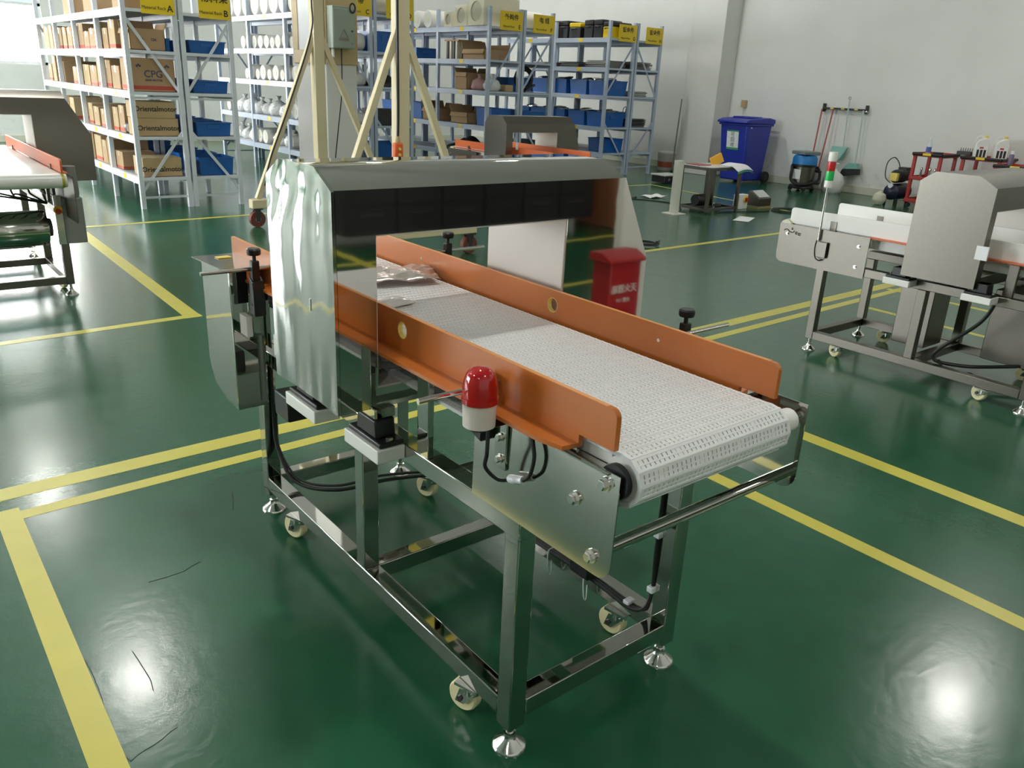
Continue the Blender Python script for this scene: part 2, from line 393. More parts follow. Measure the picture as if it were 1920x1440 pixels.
def head(parent, x0, x1, y0, y1, zb, zt, ztop, cy, ax0, ax1, az0, az1, wx, wz, m, mside, liner, ripple=True):
    """tunnel head: pillars, lintel with chamfered top, bottom, wedge box on the far side"""
    h = MB()
    h.box(x0+0.002, ax0, y0, y1, zb, az1); 
    h.prism([(ax1, zb), (wx, zb), (wx, wz), (x1, zt), (x1, az1), (ax1, az1)], 'y', y0, y1)
    h.box(ax0, ax1, y0, y1, zb, az0)
    prof = [(y0, az1), (y0, zt), (y0+cy, ztop), (y1-cy, ztop), (y1, zt), (y1, az1)]
    h.prism(prof, 'x', x0+0.002, x1)
    hd = h.build('detector_head', m, parent)
    side = [(y0, zb), (y0, zt), (y0+cy, ztop), (y1-cy*0.8, ztop), (y1, zt), (y1, zb)]
    if ripple:      # film covered end sheet: slightly bulged, with creases near the top
        def sheet_pt(u, v):
            y = y0 + u*(y1-y0); e = min(y-y0, (y1-y)*1.25); top = zt + (ztop-zt)*min(1.0, e/cy)
            z = zb + v*(top-zb); q = max(0.0, (v-0.62)/0.38); edge = min(1.0, 12*min(u, 1-u, 1-v))
            wv = 0.0016*sin(23*u+9*v)*q + 0.0012*sin(41*v+13*u+2*sin(9*u))*q + 0.0007*sin(17*u)*sin(6*v+1)
            return (x0 - 0.0005 - 0.0060*(2*u-1)**2 - edge*wv, y, z)
        nu, nv = 40, 60; es = MB().sheet(None, nu, nv, sheet_pt); nb = len(es.v)
        es.add([(x0+0.003, p[1], p[2]) for p in es.v], [tuple(reversed(q)) for q in es.f])
        rim = [i for i in range(nu+1)] + [j*(nu+1)+nu for j in range(1, nv+1)] + [nv*(nu+1)+i for i in range(nu-1, -1, -1)] + [j*(nu+1) for j in range(nv-1, 0, -1)]
        es.f += [(a_, b2, nb+b2, nb+a_) for a_, b2 in zip(rim, rim[1:]+rim[:1])]
        es.build('end_sheet', mside, hd, sharp=50)
    else: MB().prism(side, 'x', x0, x0+0.0025).build('end_sheet', mside, hd)
    fr = MB(); a = 0.004
    fr.box(ax0, ax0+a, y0+0.005, y1-0.005, az0, az1).box(ax1-a, ax1, y0+0.005, y1-0.005, az0, az1)
    fr.box(ax0+a, ax1-a, y0+0.005, y1-0.005, az1-a, az1).box(ax0+a, ax1-a, y0+0.005, y1-0.005, az0, az0+a)
    fr.build('tunnel_liner', liner, hd)
    MB().bar((x0+0.0, y0+0.0015, zt), (x1, y0+0.0015, zt), 0.004, 0.005).build('folded_edge', m, hd)
    return hd

def mount(parent, x0, x1, y0, y1, z0, z1, ztop):
    p = MB().box(x0, x1, y0, y1, z0, z1).build('mount_pad', WHITEP, parent, bevel=0.003)
    cx, cy = (x0+x1)/2+0.006, (y0+y1)/2; hx, hy = (x1-x0)/2-0.004, (y1-y0)/2-0.006
    b = MB().box(cx-hx, cx+hx, cy-hy, cy+hy, z1, z1+0.014)
    b.prism([(cy-hy*0.62, z1+0.014), (cy+hy*0.62, z1+0.014), (cy+hy*0.55, z1+0.062), (cy-hy*0.55, z1+0.062)], 'x', cx-hx*0.8, cx+hx*0.8)
    b.build('rubber_block', BLACK, p, bevel=0.004)
    MB().box(cx-hx*0.7, cx+hx*0.95, cy-hy*0.5, cy+hy*0.5, z1+0.062, ztop).build('steel_block', STEEL, p, bevel=0.003)
    for s in (-1, 1):
        MB().lathe([(0.010, z1+0.014), (0.010, z1+0.022)], (cx, cy+s*hy*0.82, 0), 6).build('screw', CHROME, p)
    return p

def clamp(parent, x, y, z, hang=0.10, m=BLACK):
    """black sensor clamp: knob, neck and hanging body on a rod"""
    b = MB()
    b.box(x-0.012, x+0.012, y-0.012, y+0.012, z-0.04, z+0.028)
    b.prism([(y-0.014, z-0.035), (y+0.014, z-0.02), (y+0.016, z-hang), (y-0.018, z-hang-0.01), (y-0.02, z-hang*0.5)], 'x', x-0.016, x+0.022)
    c = b.build('rod_clamp', m, parent, bevel=0.003)
    MB().lathe([(0.006, z+0.025), (0.006, z+0.045), (0.02, z+0.046), (0.022, z+0.052), (0.022, z+0.062), (0.018, z+0.066)], (x, y, 0), 10).build('knob', m, c)
    MB().lathe([(0.004, -0.020), (0.004, -0.016)], (x, y-0.002, z-hang*0.8), 8, 'x').build('screw', CHROME, c)
    return c

# ------------------------------------------------------------------ main machine
M = thing('metal_detector_conveyor', (0, 0, 0), 'large polished steel metal detector conveyor with white slatted belt and red beacon in the foreground', 'machine')
t = 0.0245; WX, LY = 0.267, 0.696; XO = WX + t
def tubebox(name, x0, x1, y0, y1, z0, z1, m=STEEL): return MB().box(x0, x1, y0, y1, z0, z1).build(name, m, M, bevel=0.003)
ZR, ZU = 0.1425, 0.635
for sx in (-1, 1):
    for sy in (-1, 1):
        tubebox('leg', sx*WX-t, sx*WX+t, sy*LY-t, sy*LY+t, 0.068, ZU-0.002 if sy < 0 else ZU-0.002)
        foot(M, sx*WX, sy*LY, 0.07)
    tubebox('leg', sx*WX-t, sx*WX+t, -0.033, 0.016, ZR, ZU-0.05)
    tubebox('lower_rail', sx*WX-t, sx*WX+t, -LY+t, LY-t, ZR-0.05, ZR)
    tubebox('upper_rail', sx*WX-t-0.0008, sx*WX+t+0.0008, -LY-t-0.001, LY+t+0.001, ZU-0.05, ZU)
for y in (-LY, -0.0085, LY):
    tubebox('cross_rail', -WX+t, WX-t, y-t, y+t, ZR-0.05, ZR)
for y in (-0.45, LY): tubebox('cross_rail', -WX+t, WX-t, y-t, y+t, ZU-0.05, ZU)
for (x, y, a) in ((-0.272, 0.455, 0.35), (0.262, 0.455, 0.35), (-0.272, -0.55, 0.30), (0.255, -0.55, 0.15)): caster(M, x, y, ZR-0.05, a)

# side plates with rounded lower near corner
def rrect(y0, y1, z0, z1, r, corners):   # corners: set of 'a'(y0,z0) 'b'(y1,z0) 'c'(y1,z1) 'd'(y0,z1)
    P = []
    for key, cy, cz, a0 in (('a', y0, z0, pi), ('b', y1, z0, 1.5*pi), ('c', y1, z1, 0), ('d', y0, z1, 0.5*pi)):
        if key in corners:
            ox = cy + (r if key in 'ad' else -r); oz = cz + (r if key in 'ab' else -r)
            for k in range(7): an = a0 + k/6*pi/2; P.append((ox + r*cos(an), oz + r*sin(an)))
        else: P.append((cy, cz))
    return P
PXL = -0.2965
for sx in (-1, 1):
    xa = PXL if sx < 0 else 0.2935
    rr = rrect(-0.988, -0.553, 0.632 if sx < 0 else 0.655, 0.852 if sx < 0 else 0.866, 0.035, 'a')
    p = MB().prism(rr, 'x', xa, xa+0.003).build('side_plate', STEEL2 if sx < 0 else STEEL, M)
    MB().box(min(xa, xa+sx*-0.03), max(xa+0.003, xa-sx*0.03), -0.96, -0.553, 0.846, 0.849).build('top_lip', STEEL2, p)
    lean = 0.024 if sx < 0 else 0.0          # the near plate leans in very slightly at its top
    for v in p.data.vertices: v.co.x += lean*(v.co.z-0.632)
    for (y, z) in ((-0.953, 0.826), (-0.881, 0.765), (-0.938, 0.668)): bolt(p, (xa if sx < 0 else xa+0.003)+lean*(z-0.632), y, z, sx, 1.1)
    MB().prism(rrect(0.56, 0.95, 0.66, 0.850, 0.035, 'b'), 'x', xa, xa+0.003).build('side_plate', STEEL, M)
# end bar and shafts
MB().tube([(PXL+0.003, -0.938, 0.671), (0.2935, -0.938, 0.671)], 0.0135, 16).build('end_bar', STEEL, M)
for y in (-0.965, 0.935):
    s = MB().tube([(PXL+0.003, y, 0.832), (0.2935, y, 0.832)], 0.010, 12).build('roller_shaft', CHROME, M)
    MB().lathe([(0.0448, -0.258), (0.0448, 0.18)], (0, y, 0.832), 24, 'x').build('roller', WHITEP, s)
    MB().lathe([(0.034, -0.283), (0.034, -0.2705)], (0, y, 0.832), 20, 'x').build('sprocket_hub', BLACK, s)
    MB().lathe([(0.022, 0.196), (0.026, 0.215), (0.026, 0.262), (0.018, 0.270)], (0, y, 0.832), 20, 'x').build('bearing_collar', WHITEP, s)

# modular belt
bx0, bx1 = -0.268, 0.190; R = 0.047; yc0, yc1, zc = -0.965, 0.935, 0.832
def link_mesh(shift):
    b = MB(); hw = (bx1-bx0)/2
    b.box(-hw, hw, -0.0127, -0.0075, -0.004, 0.0052); b.box(-hw, hw, -0.0012, 0.0020, -0.004, 0.0040); b.box(-hw, hw, 0.0095, 0.0123, -0.004, 0.0040)
    n = 36; pt = 2*hw/n
    for i in range(n):
        x = -hw + (i+0.5)*pt; wide = ((i + shift) % 9 == 0)
        wd = pt*0.5 if wide else pt*0.39
        b.box(x-wd, x+wd, -0.0127, 0.0123, -0.0035, 0.0034)
    b.lathe([(0.0044, -hw), (0.0044, hw)], (0, -0.0127, 0), 10, 'x')
    b.box(-hw, -hw+0.010, -0.0127, 0.0123, -0.004, 0.0045); b.box(hw-0.010, hw, -0.0127, 0.0123, -0.004, 0.0045)
    return b.mesh('belt_link', BELT, 30)
LM = [link_mesh(0), link_mesh(5)]
bed = MB().box(bx0+0.012, bx1-0.012, yc0+0.035, yc1-0.035, 0.845, 0.8770)
belt = bed.build('belt_bed', WHITEP, M)
Ls = yc1-yc0; tot = 2*Ls + 2*pi*R; NL = int(round(tot/0.0254)); st = tot/NL
for i in range(NL):
    s = i*st
    if s < Ls: p = (yc1 - s, zc+R); a = pi
    elif s < Ls + pi*R: th = (s-Ls)/R; p = (yc0 - R*sin(th), zc + R*cos(th)); a = pi + th
    elif s < 2*Ls + pi*R: p = (yc0 + (s-Ls-pi*R), zc-R); a = 2*pi
    else: th = (s-2*Ls-pi*R)/R; p = (yc1 + R*sin(th), zc - R*cos(th)); a = 2*pi + th
    o = obj('belt_link', LM[i % 2], belt, loc=((bx0+bx1)/2, p[0], p[1]))
    o.rotation_euler = (a + pi, 0, 0)

# orange guide rails
def guard_mesh(x0, x1, y0, y1, z0, z1, hy, hz, hr, r=0.018):
    # vertical plate with a round hole: built as bridge of outline and circle in (y,z)
    n = 24; out = rrect(y0, y1, z0, z1, r, 'd'); b = MB()
    me = bpy.data.meshes.new('guide_rail'); bm = bmesh.new()
    ov = [bm.verts.new((x0, p, q)) for p, q in out]; cv = [bm.verts.new((x0, hy+hr*cos(2*pi*k/n), hz+hr*sin(2*pi*k/n))) for k in range(n)]
    es = [bm.edges.new((ov[i], ov[(i+1) % len(ov)])) for i in range(len(ov))] + [bm.edges.new((cv[i], cv[(i+1) % n])) for i in range(n)]
    bmesh.ops.triangle_fill(bm, edges=es, use_beauty=True)
    g = bmesh.ops.extrude_face_region(bm, geom=bm.faces[:])
    bmesh.ops.translate(bm, verts=[v for v in g['geom'] if isinstance(v, bmesh.types.BMVert)], vec=(x1-x0, 0, 0))
    bmesh.ops.recalc_face_normals(bm, faces=bm.faces); bm.to_mesh(me); bm.free(); me.materials.append(ORANGE)
    me.polygons.foreach_set('use_smooth', [True]*len(me.polygons)); me.set_sharp_from_angle(angle=0.6)
    return me
for (x0, x1, fx0, fx1, hy, hz) in ((-0.282, -0.270, -0.330, -0.282, -0.231, 0.926), (0.205, 0.217, 0.217, 0.262, -0.228, 0.926)):
    g = obj('guide_rail', guard_mesh(x0, x1, -0.957, 0.888, 0.8885, 0.967, hy, hz, 0.021), M)
    MB().prism([(fx0, -0.80), (fx0+0.012, -0.86), (fx1, -0.865), (fx1, 0.86), (fx0, 0.86)] if fx0 < 0 else [(fx0, -0.865), (fx1-0.012, -0.86), (fx1, -0.80), (fx1, 0.86), (fx0, 0.86)], 'z', 0.862, 0.871).build('flange', ORANGE, g)
    MB().box(x0, x1, -0.865, 0.86, 0.862, 0.8885).build('foot_strip', ORANGE, g)
    rb = MB(); n = 24
    for k in range(n):
        a0, a1 = 2*pi*k/n, 2*pi*(k+1)/n
        q = [(hy+rr_*cos(a), hz+rr_*sin(a)) for rr_, a in ((0.0212, a0), (0.0212, a1), (0.0195, a1), (0.0195, a0))]
        rb.prism(q, 'x', x0-0.0004, x1+0.0004)
    rb.build('hole_ring', YELLOWISH, g)
    MB().bar((x0+0.006, -0.93, 0.9674), (x0+0.006, 0.885, 0.9674), 0.010, 0.0012).build('top_edge_strip', mat('pale_orange_edge', (0.72, 0.30, 0.09), 0.4), g)  # paler orange strip along the top of the rail
    for y in (-0.62, 0.45): MB().lathe([(0.0045, (x1 if x0 < 0 else x0)-0.001), (0.0045, (x1 if x0 < 0 else x0)+0.001)], (0, y, 0.93), 10, 'x').build('screw_head', CHROME, g)

# uprights between frame and belt bed
for sx in (-1, 1):
    for y in (-0.339, -0.09, 0.42):
        q = sx*0.283
        MB().box(q-0.0085, q+0.0085, y-0.025, y+0.025, ZU, 0.862).build('bed_support', STEEL, M, bevel=0.002)
MB().box(-0.285, -0.279, -0.865, 0.86, 0.852, 0.862).build('bed_angle', STEEL, M)
MB().box(0.216, 0.285, -0.865, 0.86, 0.852, 0.862).build('bed_angle', STEEL, M)

# detector head
HD = head(M, -0.438, 0.484, -0.20, 0.16, 0.724, 1.258, 1.303, 0.092, -0.334, 0.267, 0.775, 1.156, 0.604, 1.02, STEEL, FILM, LINER)
MB().box(-0.4405, -0.438, -0.062, -0.056, 0.955, 0.985).build('slot_mark', CHROME, HD)
MB().box(0.30, 0.36, -0.228, -0.201, 0.86, 0.90).build('cable_gland_block', BLACK, HD, bevel=0.003)
mount(M, -0.372, -0.2930, -0.262, -0.085, 0.598, 0.636, 0.726)
mount(M, -0.372, -0.2930, 0.09, 0.285, 0.580, 0.618, 0.726)
mount(M, 0.2930, 0.372, -0.262, -0.085, 0.598, 0.636, 0.726)
mount(M, 0.2930, 0.372, 0.09, 0.285, 0.598, 0.636, 0.726)
# sensor bracket and plates in the gap below the head
sb = MB().box(-0.316, -0.308, -0.16, -0.10, 0.72, 0.86).build('sensor_bracket', STEEL, M, bevel=0.002)
MB().box(-0.322, -0.314, -0.128, -0.110, 0.745, 0.85).build('slotted_strip', DARKM, sb)
for z in (0.79, 0.825): bolt(sb, -0.322, -0.118, z, -1, 0.7)

# guide adjusting rods with clamps
def rod(x0, x1, y, z): return MB().tube([(x0, y, z), (x1, y, z)], 0.0062, 12).build('adjusting_rod', CHROME, M)
rod(-0.470, -0.281, -0.600, 0.905); clamp(M, -0.310, -0.600, 0.868, 0.07)
rod(-0.505, -0.281, 0.545, 0.930); clamp(M, -0.345, 0.530, 0.930, 0.135)
rod(0.217, 0.552, -0.565, 0.905); clamp(M, 0.415, -0.530, 0.893, 0.08)
rod(0.217, 0.52, 0.52, 0.930); clamp(M, 0.36, 0.52, 0.930, 0.10)

# control box at the far corner of the near side
cb = MB(); 
cb.prism([(0.60, 0.452), (0.60, 0.915), (0.85, 0.905), (0.85, 0.56), (0.81, 0.487), (0.70, 0.455)], 'x', -0.402, -0.300)
CB = cb.build('control_cabinet', STEEL, M, bevel=0.003)
MB().obox((-0.352, 0.725, 0.918), (0.072, 0, 0), (0, 0.150, -0.006), (0, 0, 0.0015)).build('lid', STEEL2, CB)
MB().obox((-0.345, 0.80, 0.9185), (0.022, 0, 0), (0, 0.018, -0.0007), (0, 0, 0.0012)).build('yellow_label', YELLOWISH, CB)
MB().tube([(-0.315, 0.594, 0.47), (-0.315, 0.594, 0.70)], 0.009, 8).build('cable_duct', GREYM, CB)
MB().box(-0.300, -0.2935, 0.61, 0.66, 0.60, 0.80).build('mounting_bracket', STEEL, CB)
MB().box(-0.315, -0.296, 0.43, 0.49, 0.66, 0.73).build('white_plate', WHITEP, CB)
MB().box(-0.36, -0.295, 0.30, 0.40, 0.505, 0.584).build('motor_box', BLACK, M, bevel=0.005)

# warning beacon
bx, by = -0.357, -0.652; DZ = 0.014
br = MB().box(bx+0.012, PXL, by-0.022, by+0.022, 0.843, 0.846).box(PXL-0.003, PXL+0.003, -0.672, -0.632, 0.735, 0.846).build('beacon_bracket', STEEL2, M, bevel=0.002)
for z in (0.807, 0.757): bolt(br, PXL-0.003, -0.652, z, -1, 0.8)
bb = MB().lathe([(0.030, 0.832), (0.0335, 0.834), (0.0350, 0.885)], (bx, by, 0), 32).build('beacon_base', WHITEP, M)
BASEP = mat('pinkish_white_plastic', (0.72, 0.65, 0.58), 0.4); bb.data.materials[0] = BASEP
dm = MB(); prof = [(0.0378, 0.885), (0.0378, 0.896), (0.0350, 0.8962)]
for k in range(0, 9): a = k/8*pi/2; prof.append((0.0352*cos(a)**0.62 if k < 8 else 0.0, 0.905 + 0.054*sin(a)))
dm.lathe(prof, (bx, by, 0), 48)
for i, v in enumerate(dm.v):
    k = i % 48; ring = i // 48
    if ring > 3:
        s = 1 + (0.026 if k % 2 else -0.018); dm.v[i] = (bx + (v[0]-bx)*s, by + (v[1]-by)*s, v[2])
dm.build('dome_lens', REDLENS, bb, sharp=60)
MB().lathe([(0.022, 0.826), (0.024, 0.832)], (bx, by, 0), 16).prism([(-0.016, 0.826), (0.016, 0.826), (0.011, 0.772), (-0.011, 0.772)], 'y', by-0.013, by+0.013).build('cable_housing', BLACK, bb)
for o_ in [bb] + list(bb.children): o_.data.transform(Matrix.Translation((0, 0, DZ)))
def bez(p, n=14):
    p = [Vector(q) for q in p]; out = []
    for i in range(len(p)-1):
        a = p[max(i-1, 0)]; b = p[i]; c = p[i+1]; d = p[min(i+2, len(p)-1)]
        for k in range(n):
            u = k/n; out.append(0.5*((2*b)+(c-a)*u+(2*a-5*b+4*c-d)*u*u+(3*b-a-3*c+d)*u**3))
    out.append(p[-1]); return out
MB().tube(bez([(bx+0.012, by-0.016, 0.84), (bx+0.006, by-0.022, 0.79), (bx+0.010, by-0.014, 0.755), (bx+0.032, by-0.030, 0.728), (PXL-0.012, -0.708, 0.735)]), 0.0042, 8).build('beacon_cable', CABLE, bb)
MB().tube([(PXL-0.012, -0.700, 0.733), (PXL-0.012, -0.708, 0.735), (PXL-0.011, -0.722, 0.739), (PXL-0.011, -0.724, 0.740), (PXL-0.011, -0.742, 0.746)], [0.009, 0.010, 0.010, 0.0085, 0.0085], 10).build('cable_connector', CLEAR, bb)
MB().tube(bez([(PXL-0.011, -0.742, 0.746), (PXL-0.014, -0.765, 0.77), (PXL-0.012, -0.772, 0.81), (PXL-0.006, -0.758, 0.842), (PXL+0.01, -0.745, 0.846)]), 0.0042, 8).build('beacon_cable', CABLE, bb)

# cable runs along the far side of the frame
for k in range(3):
    o = 0.009*k
    MB().tube(bez([(0.232-o, 0.30, 0.155), (0.235-o, -0.10, 0.150), (0.236-o, -0.45, 0.152), (0.234-o, -0.63, 0.150), (0.240, -0.664, 0.19+o), (0.244-o*0.5, -0.668, 0.35), (0.246-o*0.5, -0.668, 0.60)]), 0.0048, 6).build('cable', CABLE, M)
for (x, y, z) in ((0.232, -0.60, 0.152), (0.232, -0.40, 0.152), (0.244, -0.668, 0.23), (0.245, -0.668, 0.40), (0.245, -0.668, 0.56)):
    MB().box(x-0.018, x+0.012, y-0.010, y+0.010, z-0.008, z+0.009).build('cable_clip', CLEAR, M, bevel=0.002)
for y in (-0.28, -0.44): MB().tube(bez([(0.236, y, 0.162), (0.206, y, 0.158), (0.206, y-0.005, 0.09), (0.218, y-0.004, 0.075), (0.222, y, 0.12)]), 0.0016, 6).build('cable_tie', CLEAR, M)
MB().box(0.20, 0.245, -0.46, -0.38, 0.15, 0.215).build('junction_box', BLACK, M, bevel=0.006)
MB().tube(bez([(-0.26, 0.665, 0.58), (-0.262, 0.663, 0.40), (-0.262, 0.64, 0.26), (-0.24, 0.55, 0.165), (-0.15, 0.42, 0.165), (0.0, 0.35, 0.19), (0.15, 0.34, 0.17), (0.22, 0.33, 0.155)]), 0.0065, 8).build('cable', CABLE, M)
MB().tube(bez([(-0.25, 0.665, 0.40), (-0.255, 0.655, 0.27), (-0.23, 0.55, 0.175), (-0.14, 0.43, 0.175), (0.0, 0.37, 0.20), (0.2, 0.36, 0.165)]), 0.005, 8).build('cable', CABLE, M)
MB().tube(bez([(0.02, -0.55, 0.585), (0.03, -0.54, 0.55), (0.06, -0.54, 0.535), (0.10, -0.55, 0.56), (0.11, -0.56, 0.585)]), 0.005, 8).build('cable', CABLE, M)

# foil-wrapped sample and folded paper on the belt
s = thing('foil_sheet', (0.02, 0.40, 0.893), 'crumpled silver foil sheet lying on the white slatted belt', 'foil')
def crum(u, v):
    return ((u-0.5)*0.34, (v-0.5)*0.20, 0.006 + 0.010*abs(sin(9*u+3*v)) + 0.012*u*sin(pi*v) + 0.003*sin(31*u*v+5*v))
me = MB().sheet(None, 18, 10, crum).build('foil', mat('silver_foil', (0.72, 0.62, 0.58), 0.28, 1.0, bump=0.5, bscale=14), s); sm = me.modifiers.new('thick', 'SOLIDIFY'); sm.thickness = 0.0015; me.rotation_euler = (0, 0, -0.25)
s = thing('plastic_sachet', (-0.10, 0.12, 0.886), 'small clear plastic sachet on the white belt just inside the tunnel', 'sachet')
def pil(u, v):
    return ((u-0.5)*0.11, (v-0.5)*0.075, 0.004 + 0.016*(sin(pi*u)*sin(pi*v))**0.5)
me = MB().sheet(None, 12, 10, pil).build('sachet_film', BAG, s); sm = me.modifiers.new('thick', 'SOLIDIFY'); sm.thickness = 0.0015; me.rotation_euler = (0, 0, 0.2)
# ------------------------------------------------------------------ other conveyors
def machine(name, label, ox, oy, steel, guard_m, belt_m, W=0.267, L=0.696, zr=0.13, zu=0.60, zbelt=0.87, gh=0.08, gy0=-0.96, gy1=0.9,
            belt_y0=-1.02, belt_y1=1.0, hy0=-0.2, hy1=0.16, hz=(0.72, 1.258, 1.303, 0.775, 1.156), hw=(0.17, 0.22, 0.12), mside=None, mid=0.0, fl_cut=0.02, plate_in=0.22, gdrop=0.0):
    T = thing(name, (ox, oy, 0), label, 'machine')
    def bx_(n, *a, bev=0.003, m=steel): return MB().box(*a).build(n, m, T, bevel=bev)
    tt = 0.025
    for sx in (-1, 1):
        for sy in (-1, 1):
            bx_('leg', sx*W-tt, sx*W+tt, sy*L-tt, sy*L+tt, 0.075, zu-0.05); foot(T, sx*W, sy*L, 0.078, CHROME)
            caster(T, sx*W, sy*(L-0.2), zr-0.05, 0.3*sx)
        bx_('leg', sx*W-tt, sx*W+tt, mid-tt, mid+tt, zr, zu-0.05)
        bx_('lower_rail', sx*W-tt, sx*W+tt, -L+tt, L-tt, zr-0.05, zr)
        bx_('upper_rail', sx*W-tt, sx*W+tt, -L-tt, L+tt, zu-0.05, zu)
        for y in (-0.42, 0.40): bx_('bed_support', sx*(W-0.01)-0.01, sx*(W-0.01)+0.01, y-0.025, y+0.025, zu, zbelt-0.03)
        xa = sx*(W+0.030)
        for (y0, y1, k) in ((belt_y0+0.03, -L+plate_in, 'a'), (L-0.28, belt_y1-0.03, 'b')):
            p = MB().prism(rrect(y0, y1, zu-0.06, zbelt-0.02, 0.04, k), 'x', xa-0.002, xa+0.002).build('side_plate', steel, T)
            for (y, z) in ((y0+0.06, zu), (y1-0.06, zbelt-0.08), (y0+0.06, zbelt-0.08)): bolt(p, xa+sx*0.002, y, z, sx, 0.8)
    for y in (-L, mid, L): bx_('cross_rail', -W+tt, W-tt, y-tt, y+tt, zr-0.05, zr)
    bw = W-0.035; R_ = 0.045
    path = [(belt_y0+R_ - R_*sin(a), zbelt-R_+R_*cos(a)) for a in [k*pi/12 for k in range(13)]] + [(belt_y1-R_+R_*sin(a), zbelt-R_-R_*cos(a)) for a in [k*pi/12 for k in range(13)]]
    bl = MB().prism(path, 'x', -bw, bw).build('belt', belt_m, T)
    for y in (belt_y0+R_, belt_y1-R_):
        for sx in (-1, 1):
            MB().lathe([(R_*0.98, sx*bw), (R_*0.98, sx*(bw+0.016))], (0, y, zbelt-R_), 24, 'x').build('belt_edge_ring', OLIVE, bl)
            MB().lathe([(R_*0.9, sx*(bw+0.016)), (R_*0.9, sx*(bw+0.03))], (0, y, zbelt-R_), 24, 'x').build('roller_cap', IVORY, bl)
    for sx in (-1, 1):
        x0, x1 = (-bw-0.014, -bw-0.002) if sx < 0 else (bw+0.002, bw+0.014)
        g = MB().prism(rrect(gy0, gy1, zbelt+0.004-gdrop, zbelt+gh, 0.018, 'cd'), 'x', x0, x1).build('guide_rail', guard_m, T, bevel=0.002)
        MB().box(min(x0, x0+sx*0.04), max(x1, x1+sx*0.04), gy0+0.08, gy1-fl_cut, zbelt-0.012-gdrop*0.6, zbelt-0.004-gdrop*0.6).build('flange', ORANGE2, g)
        for y in (gy0+0.3, gy1-0.3): MB().box(x0-0.006, x1+0.006, y-0.02, y+0.02, zbelt-0.035, zbelt+0.03).build('rail_bracket', steel, g)
    pl, pr_, wd = hw
    hd = head(T, -W-pl, W+pr_, hy0, hy1, hz[0], hz[1], hz[2], 0.09, -W-0.065, W+0.0, hz[3], hz[4], W+pr_+wd, hz[1]-0.24, steel, mside or steel, LINER, False)
    for sx in (-1, 1):
        for y in (hy0-0.02, hy1+0.02): 
            x0, x1 = sorted((sx*(W+tt+0.002), sx*(W+tt+0.10)))
            mount(T, x0, x1, y-0.075, y+0.075, zu-0.036, zu, hz[0]+0.004)
    return T, hd

# machine by the window
LMach, lh = machine('metal_detector_conveyor', 'metal detector conveyor with orange guides and smooth white belt in front of the window', -0.475, 4.95, BRUSH, ORANGE2, BELT2,
    belt_y0=-1.12, gy0=-1.10, zbelt=0.855, gh=0.085, hz=(0.70, 1.258, 1.305, 0.775, 1.152), hw=(0.17, 0.218, 0.14), hy0=-0.2)
for (y, z, r) in ((-0.72, 0.47, 0.115),):
    d = MB().lathe([(r*0.96, -0.24), (r, -0.23), (r, 0.16), (r*0.96, 0.17)], (0, y, z), 28, 'x').build('drum_motor', STEEL2, LMach)
    MB().lathe([(r*0.55, 0.17), (r*0.5, 0.20)], (0, y, z), 20, 'x').build('motor_cap', DARKM, d)
sw = MB().box(0.27, 0.40, -0.76, -0.66, 0.36, 0.66).build('switch_cabinet', GREYM, LMach, bevel=0.006)
MB().box(0.225, 0.27, -0.765, -0.755, 0.36, 0.68).build('switch_panel', STEEL2, sw)
MB().lathe([(0.028, -0.772), (0.028, -0.765)], (0.245, 0, 0.585), 20, 'y').build('switch_plate', mat('switch_yellow', (0.8, 0.45, 0.02), 0.4), sw)
MB().lathe([(0.017, -0.796), (0.019, -0.772)], (0.245, 0, 0.580), 6, 'y').build('switch_knob', RED, sw)
MB().lathe([(0.05, 0.0), (0.055, 0.02), (0.05, 0.20)], (0.34, -0.72, 0.66), 16).build('cable_cover', GREYM, LMach)
MB().tube(bez([(0.44, -0.22, 0.71), (0.44, -0.235, 0.66), (0.43, -0.30, 0.58), (0.38, -0.45, 0.56), (0.33, -0.6, 0.60)]), 0.012, 8).build('cable', CABLE, LMach)
for k in range(5): MB().tube(bez([(-0.2+k*0.09, -0.85, 0.76), (-0.18+k*0.09, -0.8, 0.70+0.02*(k % 2)), (-0.1+k*0.07, -0.72, 0.69), (0.2, -0.68, 0.62)]), 0.006, 6).build('cable', CABLE, LMach)

# machine behind the main head
BMach, bh = machine('metal_detector_conveyor', 'small low metal detector conveyor with orange guides standing before the blue racks', 4.98, 5.85, BRUSH, ORANGE2, BELT2,
    W=0.30, L=0.66, zu=0.44, zbelt=0.735, gh=0.085, hy0=-0.35, hy1=0.05, belt_y0=-1.05, gy0=-0.95, hz=(0.58, 1.075, 1.155, 0.64, 0.985), hw=(0.16, 0.26, 0.08))
MB().box(-0.32, -0.29, -0.36, -0.352, 0.80, 0.88).build('slot_mark', WHITEP, bh)

# machine beside the wall of tool carts
RMach, rh = machine('metal_detector_conveyor', 'brushed steel metal detector conveyor with white guides and a red green signal tower', 3.62, 0.145, BRUSH, WHITEP, BELT2,
    W=0.30, L=0.63, zr=0.125, zu=0.575, zbelt=0.775, gh=0.075, hy0=-0.30, hy1=0.09, belt_y0=-1.0, belt_y1=0.98, gy0=-0.95, gy1=0.92,
    hz=(0.605, 1.115, 1.168, 0.66, 1.0), hw=(0.13, 0.20, 0.12), fl_cut=0.55, plate_in=0.05, gdrop=0.025)
tw = MB().tube([(-0.345, 0.665, 0.69), (-0.345, 0.665, 1.005)], 0.007, 10).build('signal_tower', CHROME, RMach)
def ring(n_, z0, z1, m, r=0.024): return MB().lathe([(r*0.97, z0), (r, z0+0.003), (r, z1-0.003), (r*0.97, z1)], (-0.345, 0.665, 0), 24).build(n_, m, tw)
